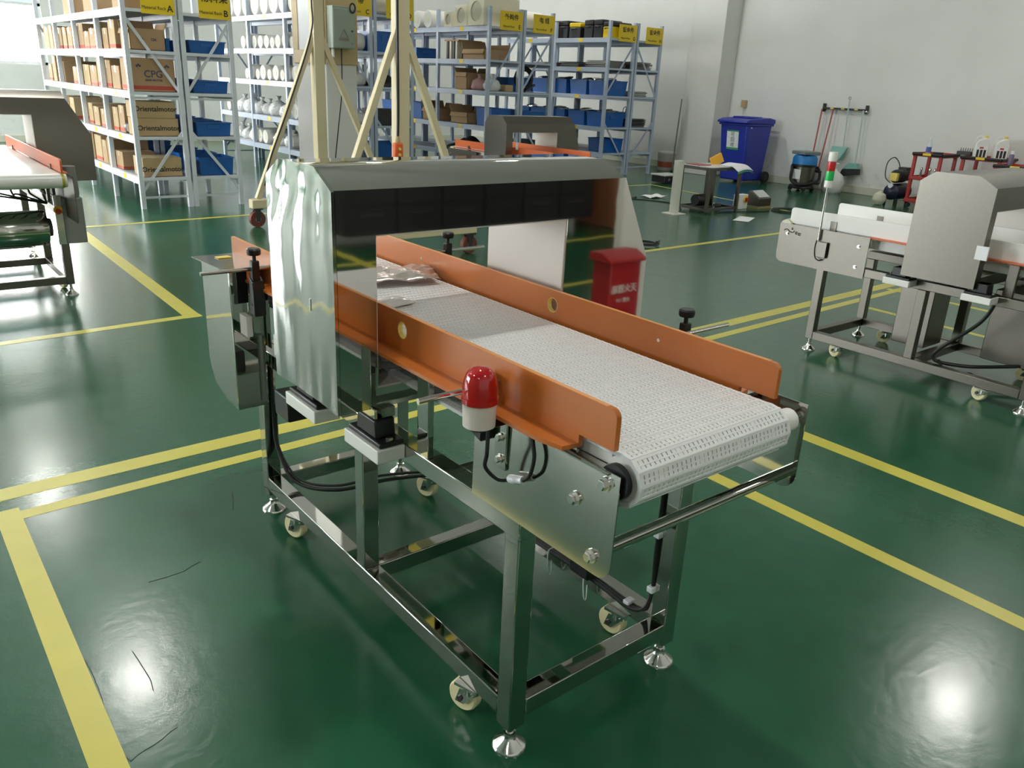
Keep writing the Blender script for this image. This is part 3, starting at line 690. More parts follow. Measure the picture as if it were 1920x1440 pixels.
ring('tower_base', 1.005, 1.045, WHITEP); ring('green_lamp', 1.045, 1.100, GREENLENS); ring('red_lamp', 1.100, 1.155, mat('red_lamp_plastic', (0.5, 0.02, 0.02), 0.3)); ring('tower_cap', 1.155, 1.208, WHITEP, 0.025)
MB().box(-0.352, -0.334, 0.60, 0.665, 0.59, 0.685).build('tower_bracket', BRUSH, tw, bevel=0.003)
MB().tube(bez([(-0.350, 0.672, 0.69), (-0.352, 0.675, 0.64), (-0.352, 0.665, 0.59), (-0.350, 0.64, 0.572), (-0.340, 0.62, 0.58)]), 0.004, 6).build('tower_cable', CABLE, tw)
# maker's mark on the side plate
lg = MB()
mk = lambda y, z, hy, hz_: lg.box(-0.3345, -0.3322, y-hy, y+hy, z-hz_, z+hz_)
lg.prism([(0.855, 0.722), (0.868, 0.722), (0.8615, 0.738)], 'x', -0.3345, -0.3322); 
lg.tube([(-0.3335, 0.915, 0.712), (-0.3335, 0.905, 0.720), (-0.3335, 0.89, 0.720), (-0.3335, 0.878, 0.708), (-0.3335, 0.86, 0.705), (-0.3335, 0.846, 0.710), (-0.3335, 0.846, 0.718)], 0.003, 6)
for i in range(2): mk(0.828-i*0.022, 0.713-0.004*i, 0.008, 0.002); mk(0.828-i*0.022, 0.706-0.004*i, 0.008, 0.002); mk(0.828-i*0.022, 0.699-0.004*i, 0.008, 0.002); mk(0.834-i*0.022, 0.706-0.004*i, 0.002, 0.008)
lg.build('maker_mark', INK, RMach)
MB().tube(bez([(-0.2, -0.35, 0.56), (-0.22, -0.30, 0.40), (-0.28, -0.12, 0.17), (-0.20, -0.25, 0.13), (0.0, -0.45, 0.15), (0.2, -0.5, 0.14)]), 0.010, 8).build('cable', CABLE, RMach)
MB().tube(bez([(-0.27, -0.15, 0.15), (-0.25, -0.22, 0.06), (-0.20, -0.30, 0.10), (-0.1, -0.35, 0.04), (0.1, -0.62, 0.03)]), 0.008, 8).build('cable', CABLE, RMach)
MB().box(-0.10, 0.12, 0.02, 0.22, 0.14, 0.545).build('drive_cabinet', BRUSH, RMach, bevel=0.004)
MB().box(0.02, 0.24, -0.50, -0.25, 0.14, 0.545).build('drive_cabinet', BRUSH, RMach, bevel=0.004)
MB().box(-0.435, -0.425, -0.33, -0.27, 0.76, 0.83).build('white_label', PAPER, RMach)

# ------------------------------------------------------------------ travelling gantry
G = thing('gantry_hoist', (0, 0, 0), 'cream painted steel gantry hoist on castors straddling the aisle behind the main machine', 'hoist')
TOPZ = 3.2
for (y, xa, xb, xp) in ((6.27, 1.93, 3.45, 2.66), (4.22, 1.72, 3.12, 2.395)):
    z0 = 0.19
    MB().box(xa-0.06, xb+0.06, y-0.05, y+0.05, z0, z0+0.09).build('base_beam', CREAM, G, bevel=0.008)
    MB().box(xp-0.055, xp+0.055, y-0.055, y+0.055, z0+0.09, TOPZ).build('post', CREAM, G, bevel=0.006)
    for (xe, s) in ((xa+0.02, -1), (xb-0.02, 1)):
        MB().bar((xe, y, z0+0.09), (xp+s*0.03, y, 1.88 if y > 5 else 1.86), 0.055, 0.055, (0, 1, 0)).build('brace', CREAM, G, bevel=0.004)
    for xe in (xa, xb):
        f = MB().box(xe-0.05, xe+0.05, y-0.05, y+0.05, z0-0.012, z0)
        for s in (-1, 1): f.prism([(xe-0.03, z0-0.01), (xe+0.03, z0-0.01), (xe+0.02, 0.06), (xe-0.02, 0.06)], 'y', y+s*0.035-0.003, y+s*0.035+0.003)
        c = f.build('caster', DARKM, G)
        MB().lathe([(0.05, -0.028), (0.078, -0.028), (0.082, -0.02), (0.082, 0.02), (0.078, 0.028), (0.05, 0.028)], (xe, y, 0.082), 24, 'y').build('wheel', mat('brown_red_wheel', (0.16, 0.04, 0.03), 0.5), c)
        MB().lathe([(0.03, -0.034), (0.03, 0.034)], (xe, y, 0.082), 12, 'y').build('wheel_hub', GREYM, c)
MB().box(2.35, 2.72, 4.0, 6.5, TOPZ, TOPZ+0.14).build('top_beam', CREAM, G, bevel=0.006)
MB().tube(bez([(2.60, 6.20, 3.1), (2.585, 6.20, 2.2), (2.56, 6.19, 1.86), (2.30, 6.19, 1.20), (2.08, 6.19, 0.70), (2.0, 6.2, 0.42)]), 0.008, 6).build('power_cable', CABLE, G)
MB().tube(bez([(2.33, 4.16, 3.1), (2.325, 4.15, 2.0), (2.33, 4.15, 1.3), (2.325, 4.15, 1.02)]), 0.012, 6).build('pendant_cable', CABLE, G)
pd = MB().box(2.285, 2.365, 4.12, 4.18, 0.86, 1.0).build('pendant_control', SAFETYOR, G, bevel=0.015)
MB().lathe([(0.022, 1.0), (0.014, 1.05)], (2.325, 4.15, 0), 12).build('cable_boot', WOODB, pd)
for z in (0.905, 0.95): MB().lathe([(0.012, 4.108), (0.012, 4.122)], (2.325, 0, z), 12, 'y').build('button', YELLOWISH, pd)

# board and electrical box on the column
B = thing('column_board', (3.5, 7.9, 1.5), 'tan wooden board frame fixed round the white column', 'board')
o = -1.5
bb_ = MB().box(0.06, 0.485, -0.020, -0.002, 1.62+o, 3.2+o).build('front_board', WOODB, B, bevel=0.003)
bs = MB().box(0.036, 0.058, 0.0, 0.88, 1.62+o, 1.78+o).box(0.036, 0.058, 0.72, 0.88, 1.78+o, 3.2+o).box(0.036, 0.058, 0.0, 0.14, 1.78+o, 3.2+o).build('side_frame', WOODB, B, bevel=0.003)
MB().box(0.046, 0.058, 0.14, 0.72, 1.78+o, 3.2+o).build('white_sheet', PAPER, bs)
Eb = thing('electrical_box', (3.70, 7.875, 1.80), 'grey green steel electrical box with a warning triangle on the column board', 'electrical box')
MB().box(-0.125, 0.165, -0.15, 0.0, 0, 0.47).build('body', GREYGREEN, Eb, bevel=0.006)
dr = MB().box(-0.120, 0.160, -0.160, -0.151, 0.01, 0.44).build('door', GREYGREEN, Eb, bevel=0.004)
MB().lathe([(0.011, -0.170), (0.011, -0.160)], (0.125, 0, 0.20), 14, 'y').build('lock', DARKM, dr)
MB().lathe([(0.008, -0.166), (0.008, -0.160)], (0.125, 0, 0.06), 14, 'y').build('lock', GREYM, dr)
tri = MB(); T3 = [(0.0, 0.215), (0.055, 0.125), (-0.055, 0.125)]
for i in range(3):
    a, b_ = T3[i], T3[(i+1) % 3]; tri.bar((a[0]+0.015, -0.1612, a[1]), (b_[0]+0.015, -0.1612, b_[1]), 0.002, 0.010, (0, 1, 0))
tri.build('warning_triangle', mat('faded_red_print', (0.30, 0.16, 0.13), 0.6), dr)
text('lettering', '有电危险', 0.035, (0.015, -0.1615, 0.098), (1, 0, 0), (0, 0, 1), mat('faded_red_print', (0.3, 0.16, 0.13), 0.6), dr)
MB().tube(bez([(0.03, -0.06, 0.0), (0.028, -0.06, -0.10), (0.02, -0.055, -0.5), (-0.04, -0.05, -0.95), (-0.09, -0.04, -1.35), (-0.1, -0.04, -1.6)]), 0.007, 6).build('cable', CABLE, Eb)
MB().lathe([(0.02, -0.10), (0.02, 0.0)], (-0.09, -0.07, 0), 12).build('conduit', IVORY, Eb)
cc = []
for k in range(25): a = 2*pi*k/24; cc.append((0.13+0.035*cos(a), -0.175, 0.455+0.05*sin(a)))
MB().tube(cc, 0.010, 8).build('hung_cable_loop', CABLE, Eb)
# ------------------------------------------------------------------ storage racks
def rack(letter, label, x0, x1, y0, nb, bay, levels, ztop, m, flip, sign=None, sign_w=0.44, sign_h=0.27, group=None):
    T = thing('storage_rack', ((x0+x1)/2, y0, 0), label, 'rack', 'steel storage racks in the parts store')
    hx = (x1-x0)/2; pw = 0.024; k = levels[4]/2.05
    up_ = MB().box(-pw, pw, -0.028, 0.028, 0, ztop).mesh('upright', m)
    for i in range(nb+1):
        for s in (-1, 1): obj('upright', up_, T, 0.0, (s*(hx-pw), 0.03 + i*bay, 0))
    # end frame bracing
    z = lambda q: q*k
    for i in (0, nb):
        yy = 0.03 + i*bay; s = 1 if flip else -1
        for (a, za, b_, zb) in ((s, 1.98, -s, 1.22), (-s, 0.84, s, 0.17)):
            MB().bar((a*(hx-pw), yy, z(za)), (b_*(hx-pw), yy, z(zb)), 0.012, 0.030, (0, 0, 1)).build('brace', m, T)
        for zz in (0.12, 1.17): MB().box(-hx+2*pw, hx-2*pw, yy-0.008, yy+0.008, z(zz)-0.012, z(zz)+0.012).build('brace', m, T)
    bm_ = MB().box(-0.017, 0.017, 0, bay-0.056, -0.075, 0).mesh('beam', m)
    tg_ = MB().box(-0.002, 0.0, -0.055, 0.055, -0.030, 0.030).mesh('beam_tag', TAGY)
    dk_ = MB().box(-hx+0.036, hx-0.036, 0, bay-0.004, -0.022, -0.004).mesh('deck', DECK)
    lp_ = MB().box(-hx+2*pw, hx-2*pw, 0.0, 0.03, -0.035, -0.003).mesh('deck_lip', m)
    for zl in levels:
        for i in range(nb):
            for s in (-1, 1):
                b = obj('beam', bm_, T, 0.0, (s*(hx-0.020), 0.058+i*bay, zl))
            obj('beam_tag', tg_, b, 0.0, (-2*(hx-0.020)-0.0175, bay/2-0.03, -0.030)) if False else obj('beam_tag', tg_, T, 0.0, (-hx+0.002, 0.03+(i+0.5)*bay, zl-0.035))
            obj('deck', dk_, T, 0.0, (0, 0.032+i*bay, zl))
        obj('deck_lip', lp_, T, 0.0, (0, 0.004, zl))
    if sign:
        sx = hx-0.02-sign_w/2
        sb_ = MB().box(sx-sign_w/2, sx+sign_w/2, -0.012, -0.006, levels[4]-0.045, levels[4]-0.045+sign_h).build('sign_board', TAGY, T)
        zz = levels[4]-0.045
        if sign[0]: text('lettering', sign[0], sign_h*0.34, (sx, -0.013, zz+sign_h*0.68), (1,0,0), (0,0,1), INK, sb_, bold=0.0015)
        text('lettering', sign[1], sign_h*0.15, (sx-sign_w*0.12, -0.013, zz+sign_h*0.20), (1,0,0), (0,0,1), INK, sb_)
        text('lettering', letter, sign_h*0.30, (sx+sign_w*0.36, -0.013, zz+sign_h*0.20), (1,0,0), (0,0,1), INK, sb_, bold=0.0015)
    return T

LA = [0.34, 0.775, 1.24, 1.655, 2.055]; LR = [0.395, 0.84, 1.37, 1.83, 2.31]
rack('A', 'pale rack of brown cartons under the yellow sign ending in letter A', 1.23, 1.79, 7.80, 4, 1.12, LA, 2.6, RACK_LIT, False, ('物料架', 'Material Rack'), 0.34, 0.30)
rack('B', 'pale rack of blue trays under the yellow sign ending in letter B', 1.81, 2.385, 7.80, 4, 1.12, LA, 2.6, RACK_LIT, True, ('物料架', 'Material Rack'), 0.34, 0.30)
rack('C', 'pale blue rack of foam rolls behind the white column, sign letter C', 4.10, 4.77, 8.90, 3, 1.40, LR, 2.58, RACK, False, ('皮 带', 'Material Rack'))
rack('D', 'pale blue rack right beside the foam roll rack, behind the gantry post', 4.79, 5.44, 8.90, 3, 1.40, LR, 2.58, RACK, True, ('配 件', 'Material Rack'))
rack('E', 'pale blue rack of open cartons under the yellow sign ending in letter E', 6.78, 7.44, 8.90, 3, 1.40, LR, 2.58, RACK, True, ('外购件', 'Material Rack'))
rack('F', 'pale blue rack under the yellow sign ending in letter F', 7.46, 8.10, 8.90, 3, 1.40, LR, 2.58, RACK, True, ('电 线', 'Material Rack'))
rack('G', 'pale blue rack of blue crates under the yellow sign ending in letter G', 9.36, 10.02, 8.90, 2, 1.40, LR, 2.58, RACK, True, ('钣金件', 'Material Rack'))
rack('H', 'pale blue rack of sheet metal nearest the wall, sign letter H', 10.04, 10.70, 8.90, 2, 1.40, LR, 2.58, RACK, False, ('钣金件', 'Material Rack'))

# ------------------------------------------------------------------ rack contents
def carton(loc, d, label, m=CARD, band=False, lettering=None, open_=False, group='cartons on the racks', rz=0.0, size=0.05, tape=True, lm=NAVYINK):
    """cardboard box; d = (width x, depth y, height z); loc = centre of the base"""
    T = thing('cardboard_box', loc, label, 'box', group, rz)
    hx, hy, hz = d[0]/2, d[1]/2, d[2]
    if open_:
        b = MB(); w_ = 0.006
        b.box(-hx, hx, -hy, -hy+w_, 0, hz).box(-hx, hx, hy-w_, hy, 0, hz).box(-hx, -hx+w_, -hy, hy, 0, hz).box(hx-w_, hx, -hy, hy, 0, hz).box(-hx, hx, -hy, hy, 0, w_)
        b.build('body', m, T)
        for (p, q) in (((0, hy, hz), (0, 0.2*hy, 0.45*hy)), ((-hx, 0, hz), (-0.10*hx, 0, -0.28*hx)), ((hx, 0, hz), (0.15*hx, 0, 0.35*hx))):
            p = Vector(p); q = Vector(q); side = Vector((hx, 0, 0)) if abs(p.x) < 1e-6 else Vector((0, hy, 0))
            MB().obox(p + q*0.5, q*0.5, side, side.cross(q).normalized()*0.003).build('flap', m, T)
    else:
        MB().box(-hx, hx, -hy, hy, 0, hz).build('body', m, T, bevel=0.006)
        if tape:
            MB().box(-hx-0.001, hx+0.001, -0.024, 0.024, hz-0.0, hz+0.001).box(-hx-0.0015, -hx-0.0005, -0.024, 0.024, hz*0.72, hz).build('tape', TAPE, T)
    if band: MB().box(-hx-0.001, hx+0.001, -hy-0.001, hy+0.001, hz*0.05, hz*0.17).build('red_band', REDBAND, T)
    if lettering:
        for (s, zf, sz) in lettering: text('lettering', s, sz, (0, -hy-0.0015, hz*zf), (1, 0, 0), (0, 0, 1), lm, T, bold=0.001)
    return T

GA = 'cartons on the rack with sign A'
carton((1.51, 8.05, 0.34), (0.42, 0.36, 0.205), 'tan motor carton with dark lettering on the lowest shelf of rack A', CARD2, lettering=[('Orientalmotor', 0.38, 0.075)], group=GA, lm=INK)
carton((1.51, 8.06, 0.775), (0.43, 0.38, 0.185), 'lower of two stacked tan motor cartons on the second shelf of rack A', CARD2, lettering=[('Orientalmotor', 0.45, 0.075)], group=GA, lm=INK)
carton((1.495, 8.06, 0.962), (0.41, 0.38, 0.175), 'upper of two stacked tan motor cartons on the second shelf of rack A', CARD2, lettering=[('Orientalmotor', 0.55, 0.075)], group=GA, lm=INK)
carton((1.51, 8.07, 1.24), (0.45, 0.40, 0.335), 'big brown carton printed CPG with a red band on the third shelf of rack A', CARD, band=True, lettering=[('CPG', 0.52, 0.10), ('GEAR MOTOR', 0.34, 0.028), ('✿            ✿', 0.74, 0.07)], group=GA)
carton((1.49, 8.06, 1.655), (0.36, 0.36, 0.21), 'brown carton with two marks and raised flaps on the fourth shelf of rack A', CARD, open_=True, lettering=[('GB        CN', 0.5, 0.035)], group=GA)
rnd = random.Random(3)
cnt = {}
for li, z in enumerate(LA[:4]):
    yy = 8.36
    while yy < 12.0:
        d = rnd.choice((0.22, 0.26, 0.32)); w_ = rnd.uniform(0.36, 0.44); h_ = rnd.uniform(0.20, 0.345 if li < 3 else 0.31)
        if rnd.random() < 0.9:
            cnt[li] = cnt.get(li, 0) + 1; band = rnd.random() < 0.6
            carton((1.288+w_/2, yy+d/2, z), (w_, d, h_), 'brown carton%s, %s shelf of rack A, %s behind the end carton' % (' with red band' if band else '', LEVEL[li], ORD[min(cnt[li]-1, 13)]), rnd.choice((CARD, CARD, CARD2)), band=band, group=GA)
        yy += d + rnd.uniform(0.015, 0.10)
for i, yy in enumerate((8.0, 9.3, 10.4)):
    carton((1.51, yy+0.12, 2.055), (0.44, 0.42, 0.30), '%s brown carton along the top of rack A' % ORD[i], CARD, group=GA)
mo = thing('round_motor', (1.33, 8.40-0.11, 0.775), 'round silver faced motor between cartons on the second shelf of rack A', 'motor')
MB().lathe([(0.055, -0.02), (0.06, -0.015), (0.06, 0.06), (0.045, 0.065)], (0, 0, 0.06), 20, 'y').build('body', DARKM, mo)
MB().lathe([(0.056, -0.028), (0.056, -0.021)], (0, 0, 0.06), 20, 'y').build('face_plate', WHITEP, mo)
MB().lathe([(0.008, -0.06), (0.008, -0.028)], (0, 0, 0.06), 10, 'y').build('shaft', CHROME, mo)

_bin = {}
def blue_bin(loc, d, label, group, rz=0.0, name='storage_tray', m=BLUEBIN, tilt=0.0):
    T = thing(name, loc, label, 'tray' if 'tray' in name else 'crate', group, rz)
    key = (d, m.name)
    if key not in _bin:
        hx, hy, hz = d[0]/2, d[1]/2, d[2]; w_ = 0.006; tp = 0.93
        b = MB(); vs = []
        for (s, zz) in ((tp, 0.0), (1.0, hz)):
            for (i, j) in ((-1,-1),(1,-1),(1,1),(-1,1)): vs.append((i*hx*s, j*hy*s, zz))
        for (s, zz) in ((tp, w_), (1.0, hz)):
            for (i, j) in ((-1,-1),(1,-1),(1,1),(-1,1)): vs.append((i*(hx*s-w_), j*(hy*s-w_), zz))
        fs = [(0,3,2,1), (8,9,10,11)]
        for i in range(4):
            j = (i+1) % 4; fs += [(i, j, 4+j, 4+i), (8+j, 8+i, 12+i, 12+j), (4+i, 4+j, 12+j, 12+i)]
        b.add(vs, fs); body = b.mesh('body', m)
        r = MB()
        for (a0, a1, c0, c1) in ((-hx-0.008, hx+0.008, -hy-0.008, -hy+0.004), (-hx-0.008, hx+0.008, hy-0.004, hy+0.008), (-hx-0.008, -hx+0.004, -hy, hy), (hx-0.004, hx+0.008, -hy, hy)): r.box(a0, a1, c0, c1, hz-0.012, hz)
        rim = r.mesh('rim', m); g = MB()
        g.box(-hx*0.35, hx*0.35, -hy*0.985-0.006, -hy*0.95, hz*0.55, hz*0.80)
        rib = g.mesh('grip', m)
        _bin[key] = (body, rim, rib)
    for n_, me in zip(('body', 'rim', 'grip'), _bin[key]): obj(n_, me, T)
    return T
GB = 'blue trays on the rack with sign B'
n = 0
for li, (z, h) in enumerate(zip(LA[:4], (0.20, 0.15, 0.13, 0.13))):
    for j, yy in enumerate((8.05, 8.62, 9.30, 10.4)):
        blue_bin((2.10 if j else 2.12, yy+0.03, z), (0.40 if j == 0 else 0.44, 0.40, h), '%s blue tray from the sign end on the %s shelf of rack B' % (ORD[j], LEVEL[li]), GB)
# small front trays sitting by rack A's inner side
blue_bin((1.70, 8.05, 1.655), (0.04, 0.30, 0.13), 'narrow blue tray beside the open carton on rack A', GA)

# foam rolls and bagged parts on rack C
_roll = {}
def roll(loc, r, l, label, group, m=FOAM, name='foam_roll'):
    T = thing(name, loc, label, 'roll', group)
    key = (round(r, 3), round(l, 3), m.name)
    if key not in _roll:
        _roll[key] = (MB().lathe([(r*0.34, -l/2), (r*0.93, -l/2), (r, -l/2+0.015), (r, l/2-0.015), (r*0.93, l/2), (r*0.34, l/2)], (0, 0, r), 20, 'x').mesh('wrap', m),
                      MB().lathe([(r*0.36, -l/2-0.004), (r*0.36, -l/2+0.02), (r*0.36, l/2)], (0, 0, r), 16, 'x').mesh('core', FOAMY))
    obj('wrap', _roll[key][0], T); obj('core', _roll[key][1], T)
    return T
_bag = None
def bag(loc, s, label, group, m=BAG, name='plastic_bag'):
    global _bag
    T = thing(name, loc, label, 'bag', group, random.uniform(0, 6))
    if _bag is None:
        b = MB(); prof = [(0.0, 0.0), (0.42, 0.0), (0.52, 0.14), (0.52, 0.36), (0.40, 0.56), (0.16, 0.70), (0.07, 0.76), (0.16, 0.92), (0.12, 0.95)]
        b.lathe(prof, n=18); rn = random.Random(5)
        b.v = [(v[0]*(1+rn.uniform(-.12, .12)), v[1]*(1+rn.uniform(-.12, .12)), v[2]) for v in b.v]
        _bag = b
    key = ('bag', m.name)
    if key not in _roll:
        me = _bag.mesh('bag_film', m, 70); kn = MB().lathe([(0.085, 0.73), (0.09, 0.755), (0.085, 0.78)], n=12).mesh('knot', WHITEP); _roll[key] = (me, kn)
    for n_, me in zip(('bag_film', 'knot'), _roll[key]): obj(n_, me, T)
    T.scale = (s, s, s)
    return T
GC = 'foam rolls and bags on the rack with sign C'
rnd = random.Random(11)
for li, z in enumerate(LR):
    yy = 8.98; k = 0
    while yy < 12.9:
        if li == 4: r = rnd.choice((0.15, 0.17))
        elif li == 0: r = 0.11
        else: r = rnd.choice((0.085, 0.10, 0.115))
        kind = rnd.random()
        if li in (0, 1) and kind < 0.6:
            s = rnd.uniform(0.26, 0.33)
            bag((4.36, yy+s*0.58, z), s, 'clear bag of parts on the %s shelf of rack C, %s from the sign' % (LEVEL[li], ORD[min(k, 13)]), GC); yy += s*1.2
        else:
            roll((4.435, yy+r, z), r, 0.535, 'white foam roll on the %s shelf of rack C, %s from the sign' % (LEVEL[li], ORD[min(k, 13)]), GC); yy += 2*r + rnd.uniform(0.01, 0.05)
        k += 1
        if k > 13: break
mat('navy_card', (0.03, 0.04, 0.12), 0.5)

# rack D: blue crates and dark goods
GD = 'crates on the rack with sign D'
blue_bin((5.01, 9.20, LR[3]), (0.32, 0.44, 0.27), 'blue crate with a yellow card on the fourth shelf of rack D', GD, name='storage_crate')
blue_bin((5.275, 9.20, LR[3]), (0.17, 0.44, 0.25), 'narrow blue crate next to the gantry post on rack D', GD, name='storage_crate')
blue_bin((5.11, 9.2, LR[0]), (0.5, 0.42, 0.20), 'blue crate on the lowest shelf of rack D', GD, name='storage_crate')
carton((5.10, 9.22, LR[1]), (0.46, 0.42, 0.22), 'dark box on the second shelf of rack D', mat('black_card', (0.03, 0.03, 0.035), 0.6), group=GD, tape=False)
def cloth(loc, sx, sy, h, label, m=RUBBER, name='black_cloth', cat='cloth'):
    T = thing(name, loc, label, cat)
    rn = random.Random(len(label)); ph = [rn.uniform(0, 6) for _ in range(6)]
    f = lambda u, v: ((u-0.5)*sx, (v-0.5)*sy, h*max(0.0, sin(pi*u)*sin(pi*v))**0.4*(0.75+0.25*sin(9*u+ph[0])*cos(7*v+ph[1])))
    o = MB().sheet(None, 16, 12, f).build('fold', m, T); sm = o.modifiers.new('thick', 'SOLIDIFY'); sm.thickness = 0.006
    o = MB().sheet(None, 10, 8, lambda u, v: ((u-0.3)*sx*0.6, (v-0.6)*sy*0.6, h*1.15*max(0.0, sin(pi*u)*sin(pi*v))**0.5)).build('upper_fold', m, T); sm = o.modifiers.new('thick', 'SOLIDIFY'); sm.thickness = 0.006
    return T
cloth((5.11, 9.27, LR[2]), 0.48, 0.48, 0.14, 'black cable bundle heaped on the third shelf of rack D', name='cable_heap', cat='cables')
carton((5.11, 10.65, LR[2]), (0.46, 0.5, 0.30), 'brown carton deep on the third shelf of rack D', CARD, group=GD)
carton((5.11, 10.65, LR[3]), (0.46, 0.5, 0.25), 'dark blue carton deep on the fourth shelf of rack D', MATS['navy_card'], group=GD, tape=False)
for j in range(3): roll((5.1, 9.2+0.36*j, LR[4]), 0.15, 0.56, 'wrapped white roll on top of rack D, %s from the sign' % ORD[j], 'rolls on top of the rack with sign D')

# rack E
GE = 'goods on the rack with sign E'
carton((7.11, 9.42, LR[3]), (0.48, 0.58, 0.15), 'open brown carton with splayed flaps on the fourth shelf of rack E', CARD, open_=True, group=GE)
st = thing('striped_post_stack', (7.12, 10.03, LR[3]), 'yellow and black striped posts under a brown board on rack E', 'posts')
for i in range(4): MB().box(-0.2+i*0.10, -0.14+i*0.10, -0.14, 0.16, 0, 0.27).build('post', (FOAMY, DARKM)[i % 2], st)
for i in range(4): MB().box(-0.24, -0.205, -0.14+i*0.085, -0.09+i*0.085, 0, 0.27).build('post', (FOAMY, DARKM)[i % 2], st)
MB().box(-0.26, 0.22, -0.20, 0.20, 0.272, 0.295).build('board', CARD, st)
carton((7.10, 9.76, LR[2]), (0.44, 0.32, 0.26), 'brown carton standing on the third shelf of rack E', CARD, open_=True, group=GE)
bag((7.02, 9.44, LR[2]), 0.26, 'pink tinted plastic bag beside the carton on rack E', GE, mat('pink_bag', (0.62, 0.36, 0.34), 0.25, bump=0.6, bscale=9))
bag((7.04, 9.13, LR[2]), 0.27, 'pale plastic bag at the sign end of rack E', GE)
carton((7.29, 9.12, LR[2]), (0.16, 0.25, 0.10), 'flat tan box at the front of rack E third shelf', CARD2, group=GE)
carton((7.10, 9.78, LR[1]), (0.46, 0.48, 0.17), 'low open carton on the second shelf of rack E', CARD, open_=True, group=GE)
carton((7.10, 10.65, LR[1]), (0.46, 0.50, 0.20), 'second low carton deeper on rack E', CARD, open_=True, group=GE)
for j, yy in enumerate((9.1, 9.7, 10.6, 11.2)):
    blue_bin((7.16, 9.22, LR[1]) if j == 0 else (7.12, 10.75+j*0.48, LR[1]), (0.40, 0.42, 0.27), '%s blue crate on the second shelf of rack E' % ORD[j], GE, name='storage_crate')
cloth((7.11, 9.86, LR[0]), 0.5, 0.7, 0.20, 'black sacking heaped on the lowest shelf of rack E', name='black_sack', cat='sack')
plk = thing('timber_planks', (7.11, 9.40, LR[0]+0.0), 'brown planks lying at the front of the lowest shelf of rack E', 'planks')
for i in range(3): MB().box(-0.26, 0.26, -0.36+i*0.10, -0.27+i*0.10, 0, 0.03).build('plank', CARD, plk)
carton((7.10, 11.95, LR[3]), (0.45, 0.5, 0.2), 'red carton deep on the fourth shelf of rack E', REDBAND, group=GE, tape=False)
blue_bin((7.10, 11.35, LR[3]), (0.45, 0.45, 0.18), 'dark blue crate deep on the fourth shelf of rack E', GE, name='storage_crate')
for j, (x, s, y) in enumerate(((6.74, 0.40, 9.20), (6.78, 0.31, 9.66), (6.80, 0.22, 10.05))):
    T = thing('foam_tube', (x, y, LR[4]+0.003), ('large square ended foam tube lying across the top of rack E', 'small foam tube lying behind the large one on rack E', 'third foam tube partly hidden on top of rack E')[j], 'tube', 'foam tubes on top of the rack with sign E', -pi/2)
    b = MB(); h = s/2; r = s*0.36; n_ = 24; L_ = 0.69 if j == 0 else 0.62
    me = bpy.data.meshes.new('sleeve'); bm = bmesh.new()
    ov = [bm.verts.new((px*h, 0, h+pz*h)) for px, pz in ((-1,-1),(1,-1),(1,1),(-1,1))]; cv = [bm.verts.new((r*cos(2*pi*q/n_), 0, h+r*sin(2*pi*q/n_))) for q in range(n_)]
    es = [bm.edges.new((ov[i], ov[(i+1) % 4])) for i in range(4)] + [bm.edges.new((cv[i], cv[(i+1) % n_])) for i in range(n_)]
    bmesh.ops.triangle_fill(bm, edges=es, use_beauty=True); g = bmesh.ops.extrude_face_region(bm, geom=bm.faces[:])
    bmesh.ops.translate(bm, verts=[v for v in g['geom'] if isinstance(v, bmesh.types.BMVert)], vec=(0, L_, 0))
    bmesh.ops.recalc_face_normals(bm, faces=bm.faces); bm.to_mesh(me); bm.free(); me.materials.append(FOAMY); obj('sleeve', me, T)
    MB().lathe([(r*0.98, 0.02), (r*0.98, L_-0.02)], (0, 0, h), 20, 'y').build('core', mat('dim_foam', (0.62, 0.58, 0.44), 0.8), T)
for j in range(3): roll((7.11, 10.75+0.34*j, LR[4]), 0.14, 0.50, 'wrapped white roll far back on rack E, %s one' % ORD[j], 'rolls on top of the rack with sign E')

# rack F
GF = 'goods on the rack with sign F'
ck = thing('cable_coil', (7.72, 9.15, LR[2]+0.003), 'black cable coil standing on the third shelf of rack F', 'coil')
tor = []
for r_, z_ in ((0.12, 0.0), (0.145, 0.02)):
    ring_ = [(0.14*cos(2*pi*k/24)*r_/0.12, z_, 0.205+0.14*sin(2*pi*k/24)*r_/0.12) for k in range(25)]
    MB().tube(ring_, 0.03, 8).build('cable_turn', RUBBER, ck)
MB().box(-0.10, 0.10, -0.02, 0.05, 0.0, 0.03).build('stand', DARKM, ck)
ml = thing('metal_bracket', (7.75, 8.99, LR[2]), 'small grey metal bracket pair on the third shelf of rack F', 'bracket')
MB().box(-0.14, 0.02, -0.03, 0.05, 0, 0.02).build('plate', GREYM, ml); MB().bar((-0.12, 0, 0.02), (0.06, 0, 0.12), 0.03, 0.03).build('arm', DARKM, ml)
for j, (yy, z, h) in enumerate(((9.15, LR[1], 0.24), (9.75, LR[1], 0.24), (10.5, LR[1], 0.24))):
    blue_bin((7.78, yy, z), (0.46, 0.44, h), '%s blue crate on the second shelf of rack F' % ORD[j], GF, name='storage_crate')
for j in range(2):
    blue_bin((7.78, 9.6+0.6*j, LR[2]), (0.46, 0.44, 0.22), '%s blue crate deeper on the third shelf of rack F' % ORD[j], GF, name='storage_crate')
roll((7.78, 9.2, LR[4]), 0.14, 0.50, 'white foam roll behind the sign F', 'rolls on top of the rack with sign F')
roll((7.78, 9.6, LR[4]), 0.13, 0.50, 'second white foam roll on top of rack F', 'rolls on top of the rack with sign F')
carton((7.78, 9.2, LR[0]), (0.46, 0.5, 0.22), 'dark carton on the lowest shelf of rack F', MATS['black_card'], group=GF, tape=False)

